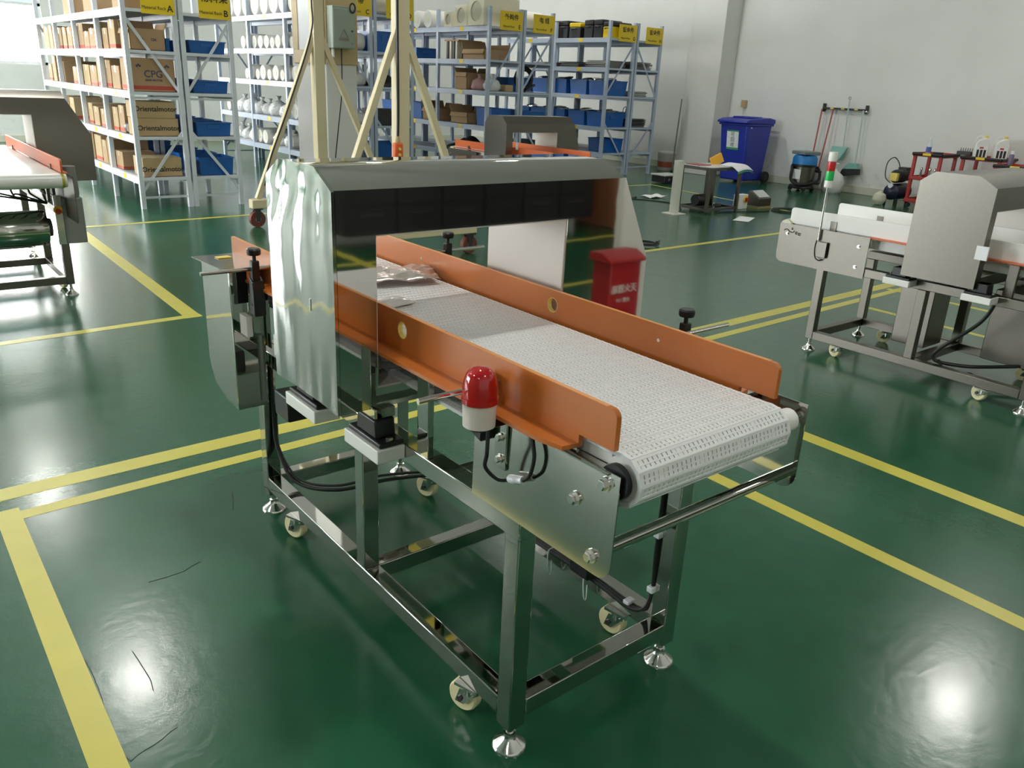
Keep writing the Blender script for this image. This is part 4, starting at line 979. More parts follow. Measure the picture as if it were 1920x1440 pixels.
# rack G: rows of blue crates, tool cases on top, sheet metal above
GG = 'blue crates on the rack with sign G'
for li, h in ((2, 0.25), (1, 0.25)):
    for j, yy in enumerate((9.16, 9.66, 10.20, 10.75, 11.25)):
        blue_bin((9.69, yy+0.03, LR[li]), (0.53, 0.44, h), '%s blue crate from the sign end on the %s shelf of rack G' % (ORD[j], LEVEL[li]), GG, name='storage_crate')
        pt = thing('machined_parts', (9.69, yy+0.03, LR[li]+0.02), 'grey machined parts in the %s blue crate, %s shelf of rack G' % (ORD[j], LEVEL[li]), 'parts', 'machined parts in blue crates')
        rn = random.Random(j+li*7)
        for q in range(7): MB().obox((rn.uniform(-.15, .15), rn.uniform(-.12, .12), h-0.05+rn.uniform(0, .06)), (0.07, 0.01, 0.01), (-0.008, 0.05, 0), (0, 0, 0.012)).build('part', rn.choice((GREYM, DARKM, CHROME)), pt)
        MB().box(-0.225, 0.225, -0.17, 0.17, 0.0, h-0.06).build('part_pile', DARKM, pt)
blue_bin((9.75, 9.2, LR[0]), (0.44, 0.46, 0.24), 'blue crate alone on the lowest shelf of rack G', GG, name='storage_crate')
for j, (yy, kind) in enumerate(((9.08, 2), (9.32, 0), (9.56, 0), (9.92, 1), (10.22, 0), (10.45, 0))):
    T = thing('tool_case', (9.705, yy, LR[4]), ('black tool case', 'black tool case with yellow lid', 'yellow tool case with black lid')[kind] + ' on top of rack G, %s from the sign' % ORD[j], 'tool case', 'tool cases on top of the rack with sign G')
    h = 0.30 if kind == 0 else 0.26
    MB().box(-0.24, 0.24, -0.11 if kind != 1 else -0.15, 0.11 if kind != 1 else 0.15, 0, h*0.7).build('body', (BLACK, BLACK, TAGY)[kind], T, bevel=0.012)
    MB().box(-0.245, 0.245, -0.112 if kind != 1 else -0.15, 0.112 if kind != 1 else 0.15, h*0.7, h).build('lid', (BLACK, TAGY, BLACK)[kind], T, bevel=0.02)
    MB().tube([(-0.248, -0.05, h*0.55), (-0.27, -0.05, h*0.6), (-0.27, 0.05, h*0.6), (-0.248, 0.05, h*0.55)], 0.008, 6).build('handle', DARKM, T)
def plates(loc, n_, sx, sy, label, m=GREYM, seed=1):
    T = thing('sheet_metal_stack', loc, label, 'metal sheets'); rn = random.Random(seed); z = 0
    for i in range(n_):
        h = rn.uniform(0.006, 0.016)
        o = MB().box(-sx/2*rn.uniform(.8, 1), sx/2*rn.uniform(.8, 1), -sy/2*rn.uniform(.8, 1), sy/2*rn.uniform(.8, 1), z, z+h).build('sheet', rn.choice((m, BRUSH, GREYM)), T); z += h + 0.004
    return T
for j, yy in enumerate((9.3, 10.0, 10.8)): plates((9.7, yy, LR[3]), 7-j, 0.52, 0.55, 'grey sheet metal stack on the fourth shelf of rack G, %s from the sign' % ORD[j], seed=j)
# rack H
plates((10.33, 9.28, LR[3]), 9, 0.52, 0.60, 'tall stack of bent grey sheets at the front of rack H', seed=9)
plates((10.36, 9.26, LR[2]), 6, 0.44, 0.5, 'grey sheet parts on the third shelf of rack H', seed=4)
plates((10.40, 9.26, LR[1]), 9, 0.40, 0.5, 'dark stacked plates on the second shelf of rack H', m=DARKM, seed=6)
hb = thing('bent_hoops', (10.32, 9.16, LR[1]+0.19), 'loose bent steel hoops leaning on the second shelf of rack H', 'hoops')
for i in range(3): MB().tube([(-0.16+i*0.09+0.06*cos(a*pi/8), 0.02*i, 0.085+0.07*sin(a*pi/8)) for a in range(17)], 0.008, 6).build('hoop', CHROME, hb)
for j in range(2): blue_bin((10.36, 9.75+0.5*j, LR[1]), (0.5, 0.44, 0.24), '%s blue crate behind the plates on rack H' % ORD[j], 'blue crates on the rack with sign H', name='storage_crate')
# ------------------------------------------------------------------ along the wall
# wheelie bin
W_ = thing('wheelie_bin', (11.52, 7.42, 0), 'royal blue wheelie bin with a white label standing by the pilaster', 'bin')
bt, tp_ = (-0.28, 0.26, -0.26, 0.26), (-0.40, 0.33, -0.29, 0.29)
b = MB().add([(bt[0], bt[2], 0.04), (bt[1], bt[2], 0.04), (bt[1], bt[3], 0.04), (bt[0], bt[3], 0.04), (tp_[0], tp_[2], 1.0), (tp_[1], tp_[2], 1.0), (tp_[1], tp_[3], 1.0), (tp_[0], tp_[3], 1.0)],
             [(0,3,2,1),(4,5,6,7),(0,1,5,4),(1,2,6,5),(2,3,7,6),(3,0,4,7)])
b.build('body', WHEELIE, W_, bevel=0.03, seg=3)
MB().box(-0.42, 0.35, -0.31, 0.31, 0.985, 1.02).build('rim', WHEELIE, W_, bevel=0.008)
lid = MB().prism([(-0.47, 1.022), (0.37, 1.022), (0.37, 1.10), (0.20, 1.125), (-0.35, 1.095), (-0.47, 1.06)], 'y', -0.325, 0.325).build('lid', WHEELIE, W_, bevel=0.02)
MB().box(-0.20, 0.15, -0.2, 0.2, 1.10, 1.135).build('lid_panel', WHEELIE, lid, bevel=0.02)
MB().tube([(0.37, -0.22, 1.08), (0.42, -0.22, 1.09), (0.42, 0.22, 1.09), (0.37, 0.22, 1.08)], 0.015, 8).build('handle', WHEELIE, lid)
fx = lambda z: -0.28 - 0.125*(z-0.04) - 0.003
lb = MB().obox((fx(0.735), 0.01, 0.735), (0.0015, 0, 0), (0, 0.125, 0), (-0.0206, 0, 0.165)).build('label', PAPER, W_)
for zz, hh in ((0.888, 0.012), (0.588, 0.018)): MB().obox((fx(zz)-0.002, 0.01, zz), (0.0015, 0, 0), (0, 0.125, 0), (-0.125*hh, 0, hh)).build('green_stripe', GREENP, lb)
for i, ch in enumerate('可回收'): text('lettering', ch, 0.085, (fx(0.825-0.088*i)-0.002, 0.01, 0.825-0.088*i), (0, -1, 0), (-0.125, 0, 1), INK, lb, depth=0.001)
for s in (-1, 1):
    wv_ = MB().lathe([(0.06, s*0.27), (0.10, s*0.27), (0.10, s*0.325), (0.06, s*0.325)], (0.30, 0, 0.10), 20, 'y').build('wheel', RUBBER, W_)
    MB().lathe([(0.05, s*0.268), (0.05, s*0.329)], (0.30, 0, 0.10), 14, 'y').build('hub', DARKM, wv_)
MB().lathe([(0.012, -0.315), (0.012, -0.30)], (-0.30, 0, 0.955), 10, 'y').build('lid_stop', PAPER, W_)

# vacuum cleaner
V = thing('vacuum_cleaner', (11.46, 6.12, 0), 'blue and black drum vacuum cleaner with a coiled hose on castors', 'vacuum')
MB().lathe([(0.17, 0.12), (0.185, 0.13), (0.185, 0.42), (0.17, 0.43)], n=28).build('steel_drum', BRUSH, V)
MB().lathe([(0.19, 0.10), (0.21, 0.06), (0.20, 0.045), (0.0, 0.045)], n=28).build('base_ring', BLACK, V)
hd_ = MB().lathe([(0.195, 0.43), (0.205, 0.44), (0.20, 0.54), (0.175, 0.58), (0.10, 0.595), (0.0, 0.595)], n=28).build('motor_head', SKYBLUE, V)
MB().lathe([(0.19, 0.40), (0.207, 0.405), (0.207, 0.44), (0.19, 0.445)], n=28).build('collar', BLACK, V)
MB().obox((0.03, 0.02, 0.622), (0.16, -0.05, 0), (0.05, 0.16, 0), (0, 0, 0.028)).build('tool_tray', mat('grey_plastic', (0.20, 0.24, 0.24), 0.5), hd_, bevel=0.012)
MB().lathe([(0.07, 0.595), (0.09, 0.598), (0.06, 0.606)], (-0.10, -0.06, 0), 16).build('recess', mat('dark_navy', (0.01, 0.02, 0.10), 0.5), hd_)
for i in range(4):
    a = pi/4 + i*pi/2; c_ = MB().lathe([(0.012, 0.045), (0.012, 0.07)], (0.18*cos(a), 0.18*sin(a), 0), 8).build('caster', DARKM, V)
    MB().lathe([(0.034, -0.014), (0.034, 0.014)], (0.18*cos(a), 0.18*sin(a), 0.034), 14, 'x').build('wheel', RUBBER, c_)
hose = bez([(-0.05, 0.2, 0.40), (-0.23, 0.08, 0.36), (-0.25, 0.05, 0.18), (-0.21, -0.10, 0.12), (0.02, -0.25, 0.17), (0.16, -0.22, 0.27), (0.26, -0.10, 0.38), (0.30, 0.0, 0.34), (0.36, -0.12, 0.30)], 10)
hr = [0.022 + 0.003*(i % 2) for i in range(len(hose))]
MB().tube(hose, hr, 8).build('hose', RUBBER, V)
MB().box(-0.19, -0.185, -0.07, 0.07, 0.20, 0.36).build('drum_label', PAPER, V)

# broom holder and cleaning tools
H_ = thing('broom_holder', (12.06, 5.92, 1.345), 'narrow black and brass wall rail for hanging brooms', 'rail')
MB().box(-0.012, 0.058, -0.40, 0.40, -0.015, 0.015).build('rail', DARKM, H_, bevel=0.004)
for y in (-0.39, 0.39): MB().box(-0.02, 0.058, y-0.012, y+0.012, -0.06, 0.075).build('end_bracket', DARKM, H_, bevel=0.004)
for y in (-0.22, 0.02, 0.22): MB().box(-0.030, -0.010, y-0.03, y+0.03, -0.012, 0.012).build('clip', YELLOWISH, H_, bevel=0.004)
MB().lathe([(0.0, -0.055), (0.018, -0.045), (0.018, -0.02), (0.0, -0.01)], (0, -0.42, -0.03), 12, 'x').build('hook', CHROME, H_)
def stick(name, label, a, b_, r, m):
    T = thing(name, a, label, 'broom', 'cleaning tools hung on the wall'); d = Vector(b_) - Vector(a)
    MB().tube([(0, 0, 0), tuple(d)], r, 10).build('handle', m, T); return T, d
REDH = mat('dull_red_handle', (0.42, 0.10, 0.10), 0.45)
T, d = stick('mop', 'mop with red handle nearest the vacuum cleaner on the wall rail', (12.02, 6.31, 1.33), (11.99, 6.33, 0.42), 0.013, REDH)
MB().lathe([(0.02, 0.0), (0.07, -0.14), (0.09, -0.30), (0.05, -0.34)], tuple(d), 14).build('mop_strands', GREYM, T)
T, d = stick('mop', 'second mop with red handle slanting down the wall', (12.02, 6.10, 1.33), (11.94, 6.14, 0.36), 0.013, REDH)
MB().lathe([(0.02, 0.0), (0.06, -0.10), (0.08, -0.24), (0.05, -0.28)], tuple(d), 14).build('mop_strands', GREYM, T)
T, d = stick('dustpan', 'teal long handled dustpan hung on the wall rail', (12.03, 5.84, 1.50), (12.02, 5.80, 0.74), 0.011, PALEG)
tr = [(12.03+0.0, 0.02*cos(2*pi*k/12), 0.02*sin(2*pi*k/12)+0.02) for k in range(13)]
MB().tube([(0, p[1], p[2]) for p in tr], 0.006, 6).build('hanging_loop', GREYM, T)
MB().add([(-0.02, -0.13, -0.76), (-0.02, 0.17, -0.76), (-0.12, 0.13, -0.94), (-0.12, -0.05, -0.98), (0.02, -0.13, -0.76), (0.02, 0.17, -0.76), (0.03, 0.13, -0.94), (0.03, -0.05, -0.98)],
         [(0,1,2,3),(7,6,5,4),(0,4,5,1),(1,5,6,2),(2,6,7,3),(3,7,4,0)]).build('pan', TEAL, T, bevel=0.01)
T, d = stick('broom', 'broom with grey green handle and dark bristles on the wall rail', (12.03, 5.56, 1.34), (12.02, 5.53, 0.50), 0.013, PALEG)
MB().prism([(-0.09, -0.84), (0.06, -0.84), (0.16, -0.95), (-0.12, -0.93)], 'x', -0.06, 0.03).build('broom_head', TEAL, T, bevel=0.01)
MB().prism([(-0.12, -0.935), (0.16, -0.955), (0.20, -1.08), (-0.13, -1.02)], 'x', -0.06, 0.03).build('bristles', RUBBER, T)

# bag of waste beside the brooms
T = thing('waste_sack', (11.80, 5.74, 0.0), 'pale translucent sack standing against the wall below the dustpan', 'sack')
bgm = mat('frosted_sack', (0.66, 0.66, 0.64), 0.35, bump=0.5, bscale=8)
obj('sack_film', _bag.mesh('sack_film', bgm, 70), T).scale = (0.25, 0.36, 0.52)
obj('tie', MB().lathe([(0.03, 0.38), (0.03, 0.40)], n=10).mesh('tie', WHITEP), T)

# small tan block on the wall
T = thing('wall_plug_box', (12.09, 7.98, 1.27), 'small tan box fixed to the wall above the wheelie bin', 'box')
MB().box(-0.03, 0.03, -0.05, 0.05, 0, 0.13).build('body', WOODB, T, bevel=0.004); MB().box(-0.034, -0.030, -0.035, 0.035, 0.03, 0.10).build('plate', CARD2, T)
MB().tube([(-0.01, 0.0, 0.0), (-0.01, 0.0, -0.25)], 0.006, 6).build('cord', IVORY, T)

# compressor
K = thing('air_compressor', (11.42, 4.42, 0), 'small black air compressor with hose loop on the floor beside a red cart', 'compressor')
MB().lathe([(0.0, -0.26), (0.08, -0.24), (0.12, -0.20), (0.125, 0.20), (0.08, 0.24), (0.0, 0.26)], (0.0, 0, 0.20), 20, 'x').build('tank', mat('dark_navy_paint', (0.01, 0.012, 0.04), 0.35), K)
mt = MB().lathe([(0.09, -0.16), (0.10, -0.14), (0.10, 0.06), (0.08, 0.08)], (0.0, 0, 0.43), 18, 'x').build('motor', BLACK, K)
MB().box(-0.22, -0.13, -0.06, 0.06, 0.36, 0.48).build('filter', YELLOWISH, mt, bevel=0.01)
MB().box(0.02, 0.16, -0.07, 0.07, 0.36, 0.56).build('pump_head', DARKM, mt, bevel=0.01)
for k in range(4): MB().box(0.01, 0.17, -0.08, 0.08, 0.40+k*0.035, 0.408+k*0.035).build('cooling_fin', GREYM, mt)
MB().lathe([(0.035, -0.30), (0.04, -0.285), (0.035, -0.27)], (0, -0.02, 0.30), 16, 'x').build('gauge', CLEAR, K)
for y in (-0.09, 0.09): MB().lathe([(0.02, 0), (0.02, 0.09)], (0.16, y, 0), 8).lathe([(0.02, 0), (0.02, 0.09)], (-0.16, y, 0), 8).build('foot', RUBBER, K)
MB().tube(bez([(-0.28, -0.02, 0.33), (-0.30, 0.08, 0.42), (-0.24, 0.12, 0.62), (-0.10, 0.10, 0.70), (-0.02, 0.05, 0.62), (0.0, 0.02, 0.5)]), 0.008, 6).build('hose', DARKM, K)
T = thing('cloth_ball', (11.10, 4.52, 0), 'round cream cloth ball on the floor in front of the compressor', 'ball')
f = MB(); f.lathe([(0.0, 0.0), (0.06, 0.01), (0.095, 0.06), (0.10, 0.10), (0.085, 0.155), (0.04, 0.185), (0.0, 0.19)], n=20); f.build('body', mat('cream_cloth', (0.66, 0.64, 0.50), 0.8, bump=0.4, bscale=12), T)
MB().lathe([(0.035, 0.182), (0.03, 0.20), (0.01, 0.205)], n=12).build('knot', IVORY, T)

# red tool carts
def cart(loc, wx, wy, h, label, rz=0.0):
    T = thing('tool_cart', loc, label, 'tool cart', 'red tool carts along the wall', rz); hx, hy = wx/2, wy/2
    for i in (-1, 1):
        for j in (-1, 1): MB().box(i*(hx-0.03)-0.022, i*(hx-0.03)+0.022, j*(hy-0.03)-0.022, j*(hy-0.03)+0.022, 0.08, h-0.05).build('post', RED, T, bevel=0.004)
    for z in (h, h*0.58, 0.14):
        tray = MB().box(-hx, hx, -hy, hy, z-0.055, z-0.045).box(-hx, hx, -hy, -hy+0.012, z-0.055, z).box(-hx, hx, hy-0.012, hy, z-0.055, z).box(-hx, -hx+0.012, -hy, hy, z-0.055, z).box(hx-0.012, hx, -hy, hy, z-0.055, z).build('tray', RED, T, bevel=0.004)
        if z == h:
            MB().tube([(-hx-0.005, -hy, z-0.02), (-hx-0.005, hy, z-0.02)], 0.022, 8).build('bumper', RUBBER, tray); MB().tube([(-hx, -hy-0.003, z-0.02), (hx, -hy-0.003, z-0.02)], 0.02, 8).build('bumper', RUBBER, tray)
            MB().box(-hx-0.030, -hx-0.026, -0.06, 0.06, z-0.035, z-0.002).build('yellow_label', TAGY, tray)
        else: MB().box(-hx+0.013, hx-0.013, -hy+0.013, hy-0.013, z-0.044, z-0.040).build('tray_mat', WHITEP if z > 0.3 else GREYM, tray)
    for i in (-1, 1):
        for j in (-1, 1): MB().lathe([(0.035, -0.014), (0.035, 0.014)], (i*(hx-0.05), j*(hy-0.05), 0.036), 14, 'x').build('wheel', RUBBER, T)
    return T
cart((11.50, 3.99, 0), 0.52, 0.44, 0.81, 'red tool cart next to the compressor, with a water bottle on top')
cart((11.72, 3.33, 0), 0.52, 0.56, 0.81, 'middle red tool cart carrying two white jugs')
cart((11.30, 2.70, 0), 0.50, 0.56, 0.76, 'red tool cart nearest the brushed steel machine')
T = thing('water_bottle', (11.36, 4.05, 0.765), 'clear water bottle with blue label on the first red cart', 'bottle')
MB().lathe([(0.033, 0), (0.036, 0.01), (0.036, 0.17), (0.016, 0.22), (0.014, 0.24)], n=18).build('body', mat('clear_bottle', (0.72, 0.76, 0.80), 0.08, spec=0.6), T)
MB().lathe([(0.0368, 0.05), (0.0368, 0.13)], n=18).build('label', mat('blue_label', (0.10, 0.13, 0.45), 0.5), T); MB().lathe([(0.016, 0.24), (0.016, 0.262)], n=12).build('cap', PAPER, T)
T = thing('tool_pouch', (11.42, 3.92, 0.767), 'black folded tool pouch beside the water bottle', 'pouch')
MB().box(-0.12, 0.10, -0.10, 0.09, 0, 0.035).build('body', BLACK, T, bevel=0.015); MB().box(-0.08, 0.06, -0.05, 0.05, 0.035, 0.06).build('flap', RUBBER, T, bevel=0.01)
for j, (y, a) in enumerate(((4.10, 0.2), (3.98, -0.3), (3.90, 0.1))):
    T = thing('hand_tool', (11.40, y, 0.43), ('pliers', 'wrench', 'clamp')[j] + ' standing on the middle tray of the first red cart', 'tool', 'tools on the first red cart', a)
    MB().bar((0, 0, 0), (0.01, 0.01, 0.12), 0.014, 0.014).build('handle', GREYM, T); MB().bar((0, 0.03, 0), (0.01, 0.012, 0.12), 0.012, 0.012).build('handle', GREYM, T); MB().lathe([(0.018, 0.12), (0.022, 0.14), (0.008, 0.165)], (0.01, 0.012, 0), 10).build('jaw', CHROME, T)
T = thing('bit_holder', (11.62, 3.62, 0.765+0.05), 'black rack of small bits at the edge of the second red cart', 'bit holder')
MB().box(-0.08, 0.08, -0.10, 0.10, 0, 0.05).build('base', BLACK, T, bevel=0.004)
for k in range(6): MB().lathe([(0.009, 0.05), (0.009, 0.085), (0.004, 0.10)], (0, -0.08+k*0.032, 0), 8).build('bit', GREYM, T)
def jug(loc, label, rz):
    T = thing('chemical_jug', loc, label, 'jug', 'white jugs on the second red cart', rz)
    b = MB().prism([(-0.09, 0), (0.09, 0), (0.09, 0.22), (0.055, 0.30), (0.02, 0.305), (-0.06, 0.27), (-0.09, 0.22)], 'y', -0.065, 0.065).build('body', mat('jug_plastic', (0.78, 0.78, 0.73), 0.4), T, bevel=0.015, seg=3)
    MB().lathe([(0.024, 0.302), (0.026, 0.305), (0.026, 0.335), (0.02, 0.338)], (0.04, 0, 0), 14).build('cap', YELLOWISH, T)
    MB().tube(bez([(0.01, 0, 0.295), (-0.03, 0, 0.325), (-0.07, 0, 0.30), (-0.085, 0, 0.24)], 6), 0.012, 8).build('handle', MATS['jug_plastic'], T)
    lb = MB().box(-0.075, 0.075, -0.067, -0.0655, 0.03, 0.19).build('label', PAPER, T)
    MB().box(-0.03, 0.02, -0.0685, -0.067, 0.155, 0.18).build('red_mark', REDBAND, lb)
    for k in range(3): MB().box(-0.06+0.045*k, -0.03+0.045*k, -0.0685, -0.067, 0.04, 0.14).build('dark_print', INK, lb)
    return T
jug((11.60, 3.42, 0.768), 'white jug with red and black print, nearer the water bottle', -1.0)
jug((11.72, 3.20, 0.768), 'white jug with grey print standing behind the spray can', -0.9)
T = thing('spray_can', (11.42, 2.92, 0.72), 'purple grey spray can on the third red cart', 'can')
MB().lathe([(0.033, 0), (0.034, 0.005), (0.034, 0.15), (0.024, 0.17)], n=16).build('body', mat('purple_grey', (0.16, 0.14, 0.22), 0.3), T); MB().lathe([(0.022, 0.17), (0.022, 0.205), (0.012, 0.21)], n=14).build('cap', PAPER, T)
T = thing('black_bottle', (11.35, 2.62, 0.72), 'dark bottle at the far end of the third red cart', 'bottle')
MB().lathe([(0.05, 0), (0.052, 0.01), (0.052, 0.16), (0.02, 0.21)], n=16).build('body', BLACK, T); MB().lathe([(0.02, 0.21), (0.02, 0.24)], n=12).build('cap', DARKM, T)

# ------------------------------------------------------------------ items round the small frame
T = thing('pipe_stand', (7.06, 5.14, 0), 'ivory plastic pipe standing upright on a square base plate', 'pipe stand')
MB().lathe([(0.062, 0.014), (0.062, 0.675), (0.056, 0.675), (0.056, 0.66)], n=28).build('pipe', IVORY, T); MB().box(-0.11, 0.11, -0.11, 0.11, 0, 0.014).build('base_plate', IVORY, T, bevel=0.002)
T = thing('frame_table', (7.80, 5.20, 0), 'small square tube steel frame table with papers lying on it', 'table')
hx, hy, h = 0.31, 0.24, 0.585
for i in (-1, 1):
    for j in (-1, 1): MB().box(i*hx-0.02, i*hx+0.02, j*hy-0.02, j*hy+0.02, 0.02, h).build('leg', BRUSH, T, bevel=0.002); MB().lathe([(0.018, 0), (0.018, 0.02)], (i*hx, j*hy, 0), 10).build('foot', RUBBER, T)
for z in (0.05, h-0.02):
    for i in (-1, 1): MB().box(i*hx-0.016, i*hx+0.016, -hy+0.02, hy-0.02, z-0.016, z+0.016).build('rail', BRUSH, T); MB().box(-hx+0.02, hx-0.02, i*hy-0.016, i*hy+0.016, z-0.016, z+0.016).build('rail', BRUSH, T)
MB().box(0.0, 0.012, -0.08, 0.08, 0.066, h-0.036).build('centre_plate', BRUSH, T)
MB().box(-hx, hx, -hy, hy, h, h+0.012).build('top_sheet', CLEAR, T, bevel=0.002)
MB().box(-0.30, -0.08, -0.05, 0.20, h+0.012, h+0.022).build('red_strip', mat('dull_red', (0.35, 0.10, 0.09), 0.6), T)
T = thing('paper_booklet', (7.98, 5.02, 0.604), 'white booklet with green edge curling over the frame table', 'booklet')
fn = lambda u, v: (-0.10+u*0.32, 0.10-v*0.30, 0.03*sin(pi*u*0.9) - 0.10*max(0, v-0.62)**1.2*2)
o = MB().sheet(None, 8, 10, fn).build('page', PAPER, T); o.modifiers.new('t', 'SOLIDIFY').thickness = 0.004
fn2 = lambda u, v: (-0.10+u*0.32, -0.185-v*0.02, 0.03*sin(pi*u*0.9)-0.075-v*0.012)
o = MB().sheet(None, 8, 2, fn2).build('green_edge', GREENP, T); o.modifiers.new('t', 'SOLIDIFY').thickness = 0.006
T = thing('orange_manual', (7.98, 5.25, 0.598), 'yellow orange manual propped up on the frame table', 'booklet')
MB().obox((0, 0.02, 0.055), (0.11, 0.0, 0.035), (0, 0.01, 0), (-0.015, 0.02, 0.055)).build('cover', ORANGEP, T); MB().obox((0.0, 0.025, 0.052), (0.105, 0.0, 0.033), (0, 0.008, 0), (-0.014, 0.02, 0.052)).build('pages', PAPER, T)
T = thing('gear_motor', (7.99, 5.20, 0), 'black gear motor lying on the floor under the frame table', 'motor')
MB().lathe([(0.06, -0.10), (0.065, -0.09), (0.065, 0.10), (0.05, 0.11)], (0, 0, 0.068), 18, 'x').build('body', BLACK, T); MB().box(-0.17, -0.10, -0.06, 0.06, 0.0, 0.14).build('gearbox', CHROME, T, bevel=0.008); MB().lathe([(0.012, -0.24), (0.012, -0.17)], (0, 0, 0.07), 10, 'x').build('shaft', CHROME, T); T.scale = (0.68, 0.68, 0.68)
T = thing('roller_drum', (7.64, 5.20, 0.0), 'dark roller with a bright end cap inside the frame table', 'roller')
MB().lathe([(0.07, -0.11), (0.075, -0.10), (0.075, 0.10), (0.07, 0.11)], (0, 0.0, 0.15), 18, 'x').build('barrel', BLACK, T); MB().lathe([(0.05, 0.11), (0.05, 0.15)], (0, 0.0, 0.15), 16, 'x').build('end_cap', CHROME, T); MB().box(-0.10, 0.10, -0.08, 0.08, 0.0, 0.075).build('cradle', DARKM, T)
T = thing('switch_box', (8.40, 5.10, 0), 'white switch box with a red knob on a yellow plate on the floor', 'switch box')
MB().box(-0.10, 0.10, -0.05, 0.05, 0, 0.20).build('body', WHITEP, T, bevel=0.008)
k_ = MB().lathe([(0.045, -0.060), (0.045, -0.051)], (0.045, 0, 0.13), 20, 'y').build('yellow_plate', TAGY, T); MB().lathe([(0.026, -0.09), (0.03, -0.06)], (0.045, 0, 0.13), 8, 'y').build('knob', RED, k_)
T = thing('weighing_indicator', (8.80, 5.12, 0), 'grey wedge shaped indicator box with sloping pale face on the floor', 'indicator')
MB().prism([(-0.14, 0), (0.16, 0), (0.16, 0.09), (0.02, 0.235), (-0.14, 0.14)], 'x', -0.15, 0.15).build('case', BRUSH, T, bevel=0.006)
MB().obox((0, -0.062, 0.192), (0.12, 0, 0), (0, 0.065, 0.039), (0, -0.002, 0.0035)).build('face', mat('pale_face', (0.55, 0.56, 0.55), 0.5), T)
MB().prism([(-0.15, 0), (0.17, 0), (0.17, 0.03), (-0.15, 0.03)], 'x', -0.16, 0.16).build('base', mat('ochre_wood', (0.28, 0.24, 0.10), 0.6), T)
for i, (x, y, sx, sy, lab) in enumerate(((7.58, 4.42, 0.36, 0.20, 'loose white sheet of paper on the floor before the frame table'), (8.08, 6.42, 0.34, 0.24, 'crumpled white paper on the floor beyond the pipe stand'))):
    T = thing('paper_sheet', (x, y, 0.002), lab, 'paper', None, 0.4-i*0.5)
    o = MB().sheet(None, 8, 6, lambda u, v: ((u-0.5)*sx, (v-0.5)*sy, 0.004+0.02*i*abs(sin(5*u+3*v))+0.012*u*u)).build('page', PAPER, T); o.modifiers.new('t', 'SOLIDIFY').thickness = 0.001
    MB().box(-sx*0.3, sx*0.3, -sy*0.3, sy*0.3, 0.0, 0.0015).build('underside', PAPER, T)
T = thing('floor_cable', (8.9, 4.65, 0.0), 'black cable loops lying on the floor near the wedge shaped indicator', 'cable')
lp = [(0.28*cos(k*0.5)*(1-k*0.012), 0.22*sin(k*0.5)*(1-k*0.010), 0.01+0.002*(k % 5)) for k in range(38)]
MB().tube(lp, 0.008, 6).build('loop', CABLE, T); MB().tube(bez([(-0.3, 0.1, 0.01), (-0.6, 0.15, 0.01), (-0.9, 0.28, 0.01), (-1.2, 0.30, 0.01)]), 0.008, 6).build('tail', CABLE, T)
T = thing('floor_cable', (7.7, 6.2, 0.0), 'thin black cable curving on the floor by the crumpled paper', 'cable')
MB().tube(bez([(-0.0, 0.05, 0.008), (0.12, -0.3, 0.008), (0.0, -0.6, 0.008), (-0.25, -0.85, 0.008)]), 0.008, 6).build('strand', CABLE, T); MB().tube(bez([(0.0, 0.05, 0.008), (-0.1, 0.2, 0.008), (0.1, 0.3, 0.008)]), 0.008, 6).build('tail', CABLE, T)
T = thing('floor_cable', (5.05, 3.75, 0.0), 'small dark cable ring on the floor behind the main machine', 'cable')
MB().tube([(0.12*cos(k*0.5), 0.12*sin(k*0.5), 0.008+0.001*k) for k in range(26)], 0.006, 6).build('loop', CABLE, T); MB().tube([(0.12, 0, 0.006), (0.3, 0.1, 0.006)], 0.006, 6).build('tail', CABLE, T)
T = thing('bench_scale', (9.80, 7.70, 0), 'black based bench scale with a pale top on the floor near the racks', 'scale')
MB().box(-0.20, 0.20, -0.15, 0.15, 0.02, 0.13).build('base', BLACK, T, bevel=0.01); MB().box(-0.22, 0.22, -0.17, 0.17, 0.132, 0.155).build('platform', mat('pale_grey_plastic', (0.5, 0.5, 0.48), 0.5), T, bevel=0.006)
for x in (-0.09, 0.06): MB().lathe([(0.025, -0.155), (0.025, -0.15)], (x, 0, 0.075), 12, 'y').build('dial', GREYM, T)
T = thing('paint_bucket', (11.66, 9.36, 0), 'white paint bucket with red print on the floor against the wall', 'bucket')
MB().lathe([(0.145, 0), (0.15, 0.01), (0.175, 0.33), (0.18, 0.335), (0.18, 0.35), (0.165, 0.352)], n=24).build('body', mat('bucket_plastic', (0.58, 0.54, 0.50), 0.5), T); MB().lathe([(0.183, 0.33), (0.185, 0.355), (0.12, 0.362), (0.0, 0.362)], n=24).build('lid', WHITEP, T)
MB().lathe([(0.157, 0.06), (0.1655, 0.17)], n=24).build('red_print', mat('orange_red_print', (0.50, 0.12, 0.07), 0.6), T)
T = thing('leaning_pole', (11.52, 9.06, 0.0), 'grey steel pole leaning upright against the pilaster', 'pole')
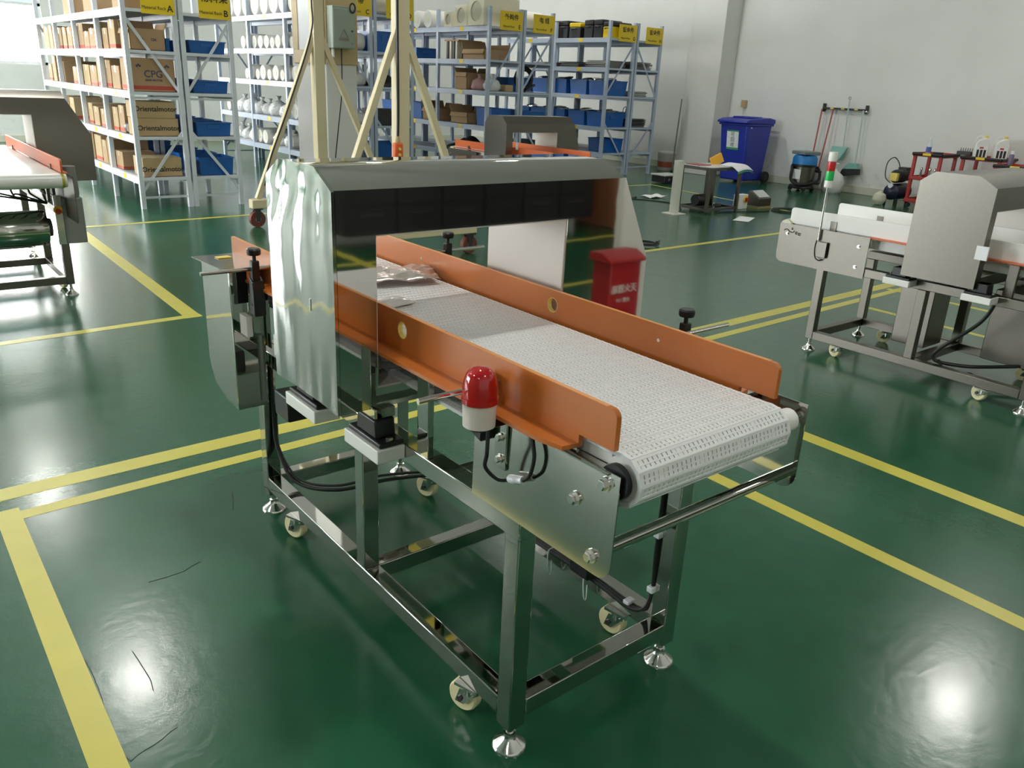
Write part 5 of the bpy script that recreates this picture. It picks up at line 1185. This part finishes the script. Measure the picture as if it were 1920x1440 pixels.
MB().tube([(0, 0, 0), (0.10, 0.03, 1.36)], 0.013, 10).build('pole', GREYM, T); MB().lathe([(0.016, 0), (0.016, 0.03)], n=10).build('end_cap', RUBBER, T)

# ------------------------------------------------------------------ what the polished head reflects
T = thing('extinguisher_box', (2.295, -1.955, 0), 'red fire extinguisher box standing before a white column, seen mirrored in the steel head', 'box')
MB().box(-0.125, 0.135, -0.05, 0.10, 0, 0.52).build('body', REDBOX, T, bevel=0.006)
MB().prism([(-0.065, 0.522), (0.12, 0.522), (0.12, 0.545), (0.03, 0.585), (-0.065, 0.575)], 'x', -0.15, 0.16).build('lid', REDBOX, T, bevel=0.006)
text('lettering', '灭火器箱', 0.055, (0, 0.1015, 0.36), (-1, 0, 0), (0, 0, 1), PAPER, T); text('lettering', '火警 119', 0.03, (0, 0.1015, 0.29), (-1, 0, 0), (0, 0, 1), PAPER, T)
T = thing('added_dark_chest', (3.75, -5.6, 0), 'wide black chest added unseen to darken the reflection in the steel head', 'cabinet')  # added out of view, gives the dark band mirrored in the head
DKB = mat('dull_black_enamel', (0.014, 0.014, 0.016), 0.6)
MB().box(-1.6, 1.5, -0.4, 0.4, 0.12, 1.25).build('body', DKB, T, bevel=0.01)
for i in range(6):
    for j in range(4):
        dd = MB().box(-1.56+i*0.51, -1.56+i*0.51+0.48, 0.402, 0.42, 0.12+j*0.28, 0.12+j*0.28+0.25).build('drawer', DKB, T, bevel=0.004); MB().box(-1.56+i*0.51+0.12, -1.56+i*0.51+0.36, 0.42, 0.435, 0.30+j*0.28, 0.315+j*0.28).build('handle', DARKM, dd)
carton((5.95, -5.3, 0), (1.0, 0.8, 0.95), 'very big reddish brown carton mirrored in the steel head', mat('russet_card', (0.34, 0.12, 0.06), 0.7), group='cartons on the floor')
bag((5.45, -4.35, 0), 0.5, 'white sack lying before the reddish carton', 'sacks on the floor', mat('white_sack', (0.62, 0.60, 0.55), 0.7, bump=0.5, bscale=6), name='white_sack').scale = (0.85, 0.5, 0.32)
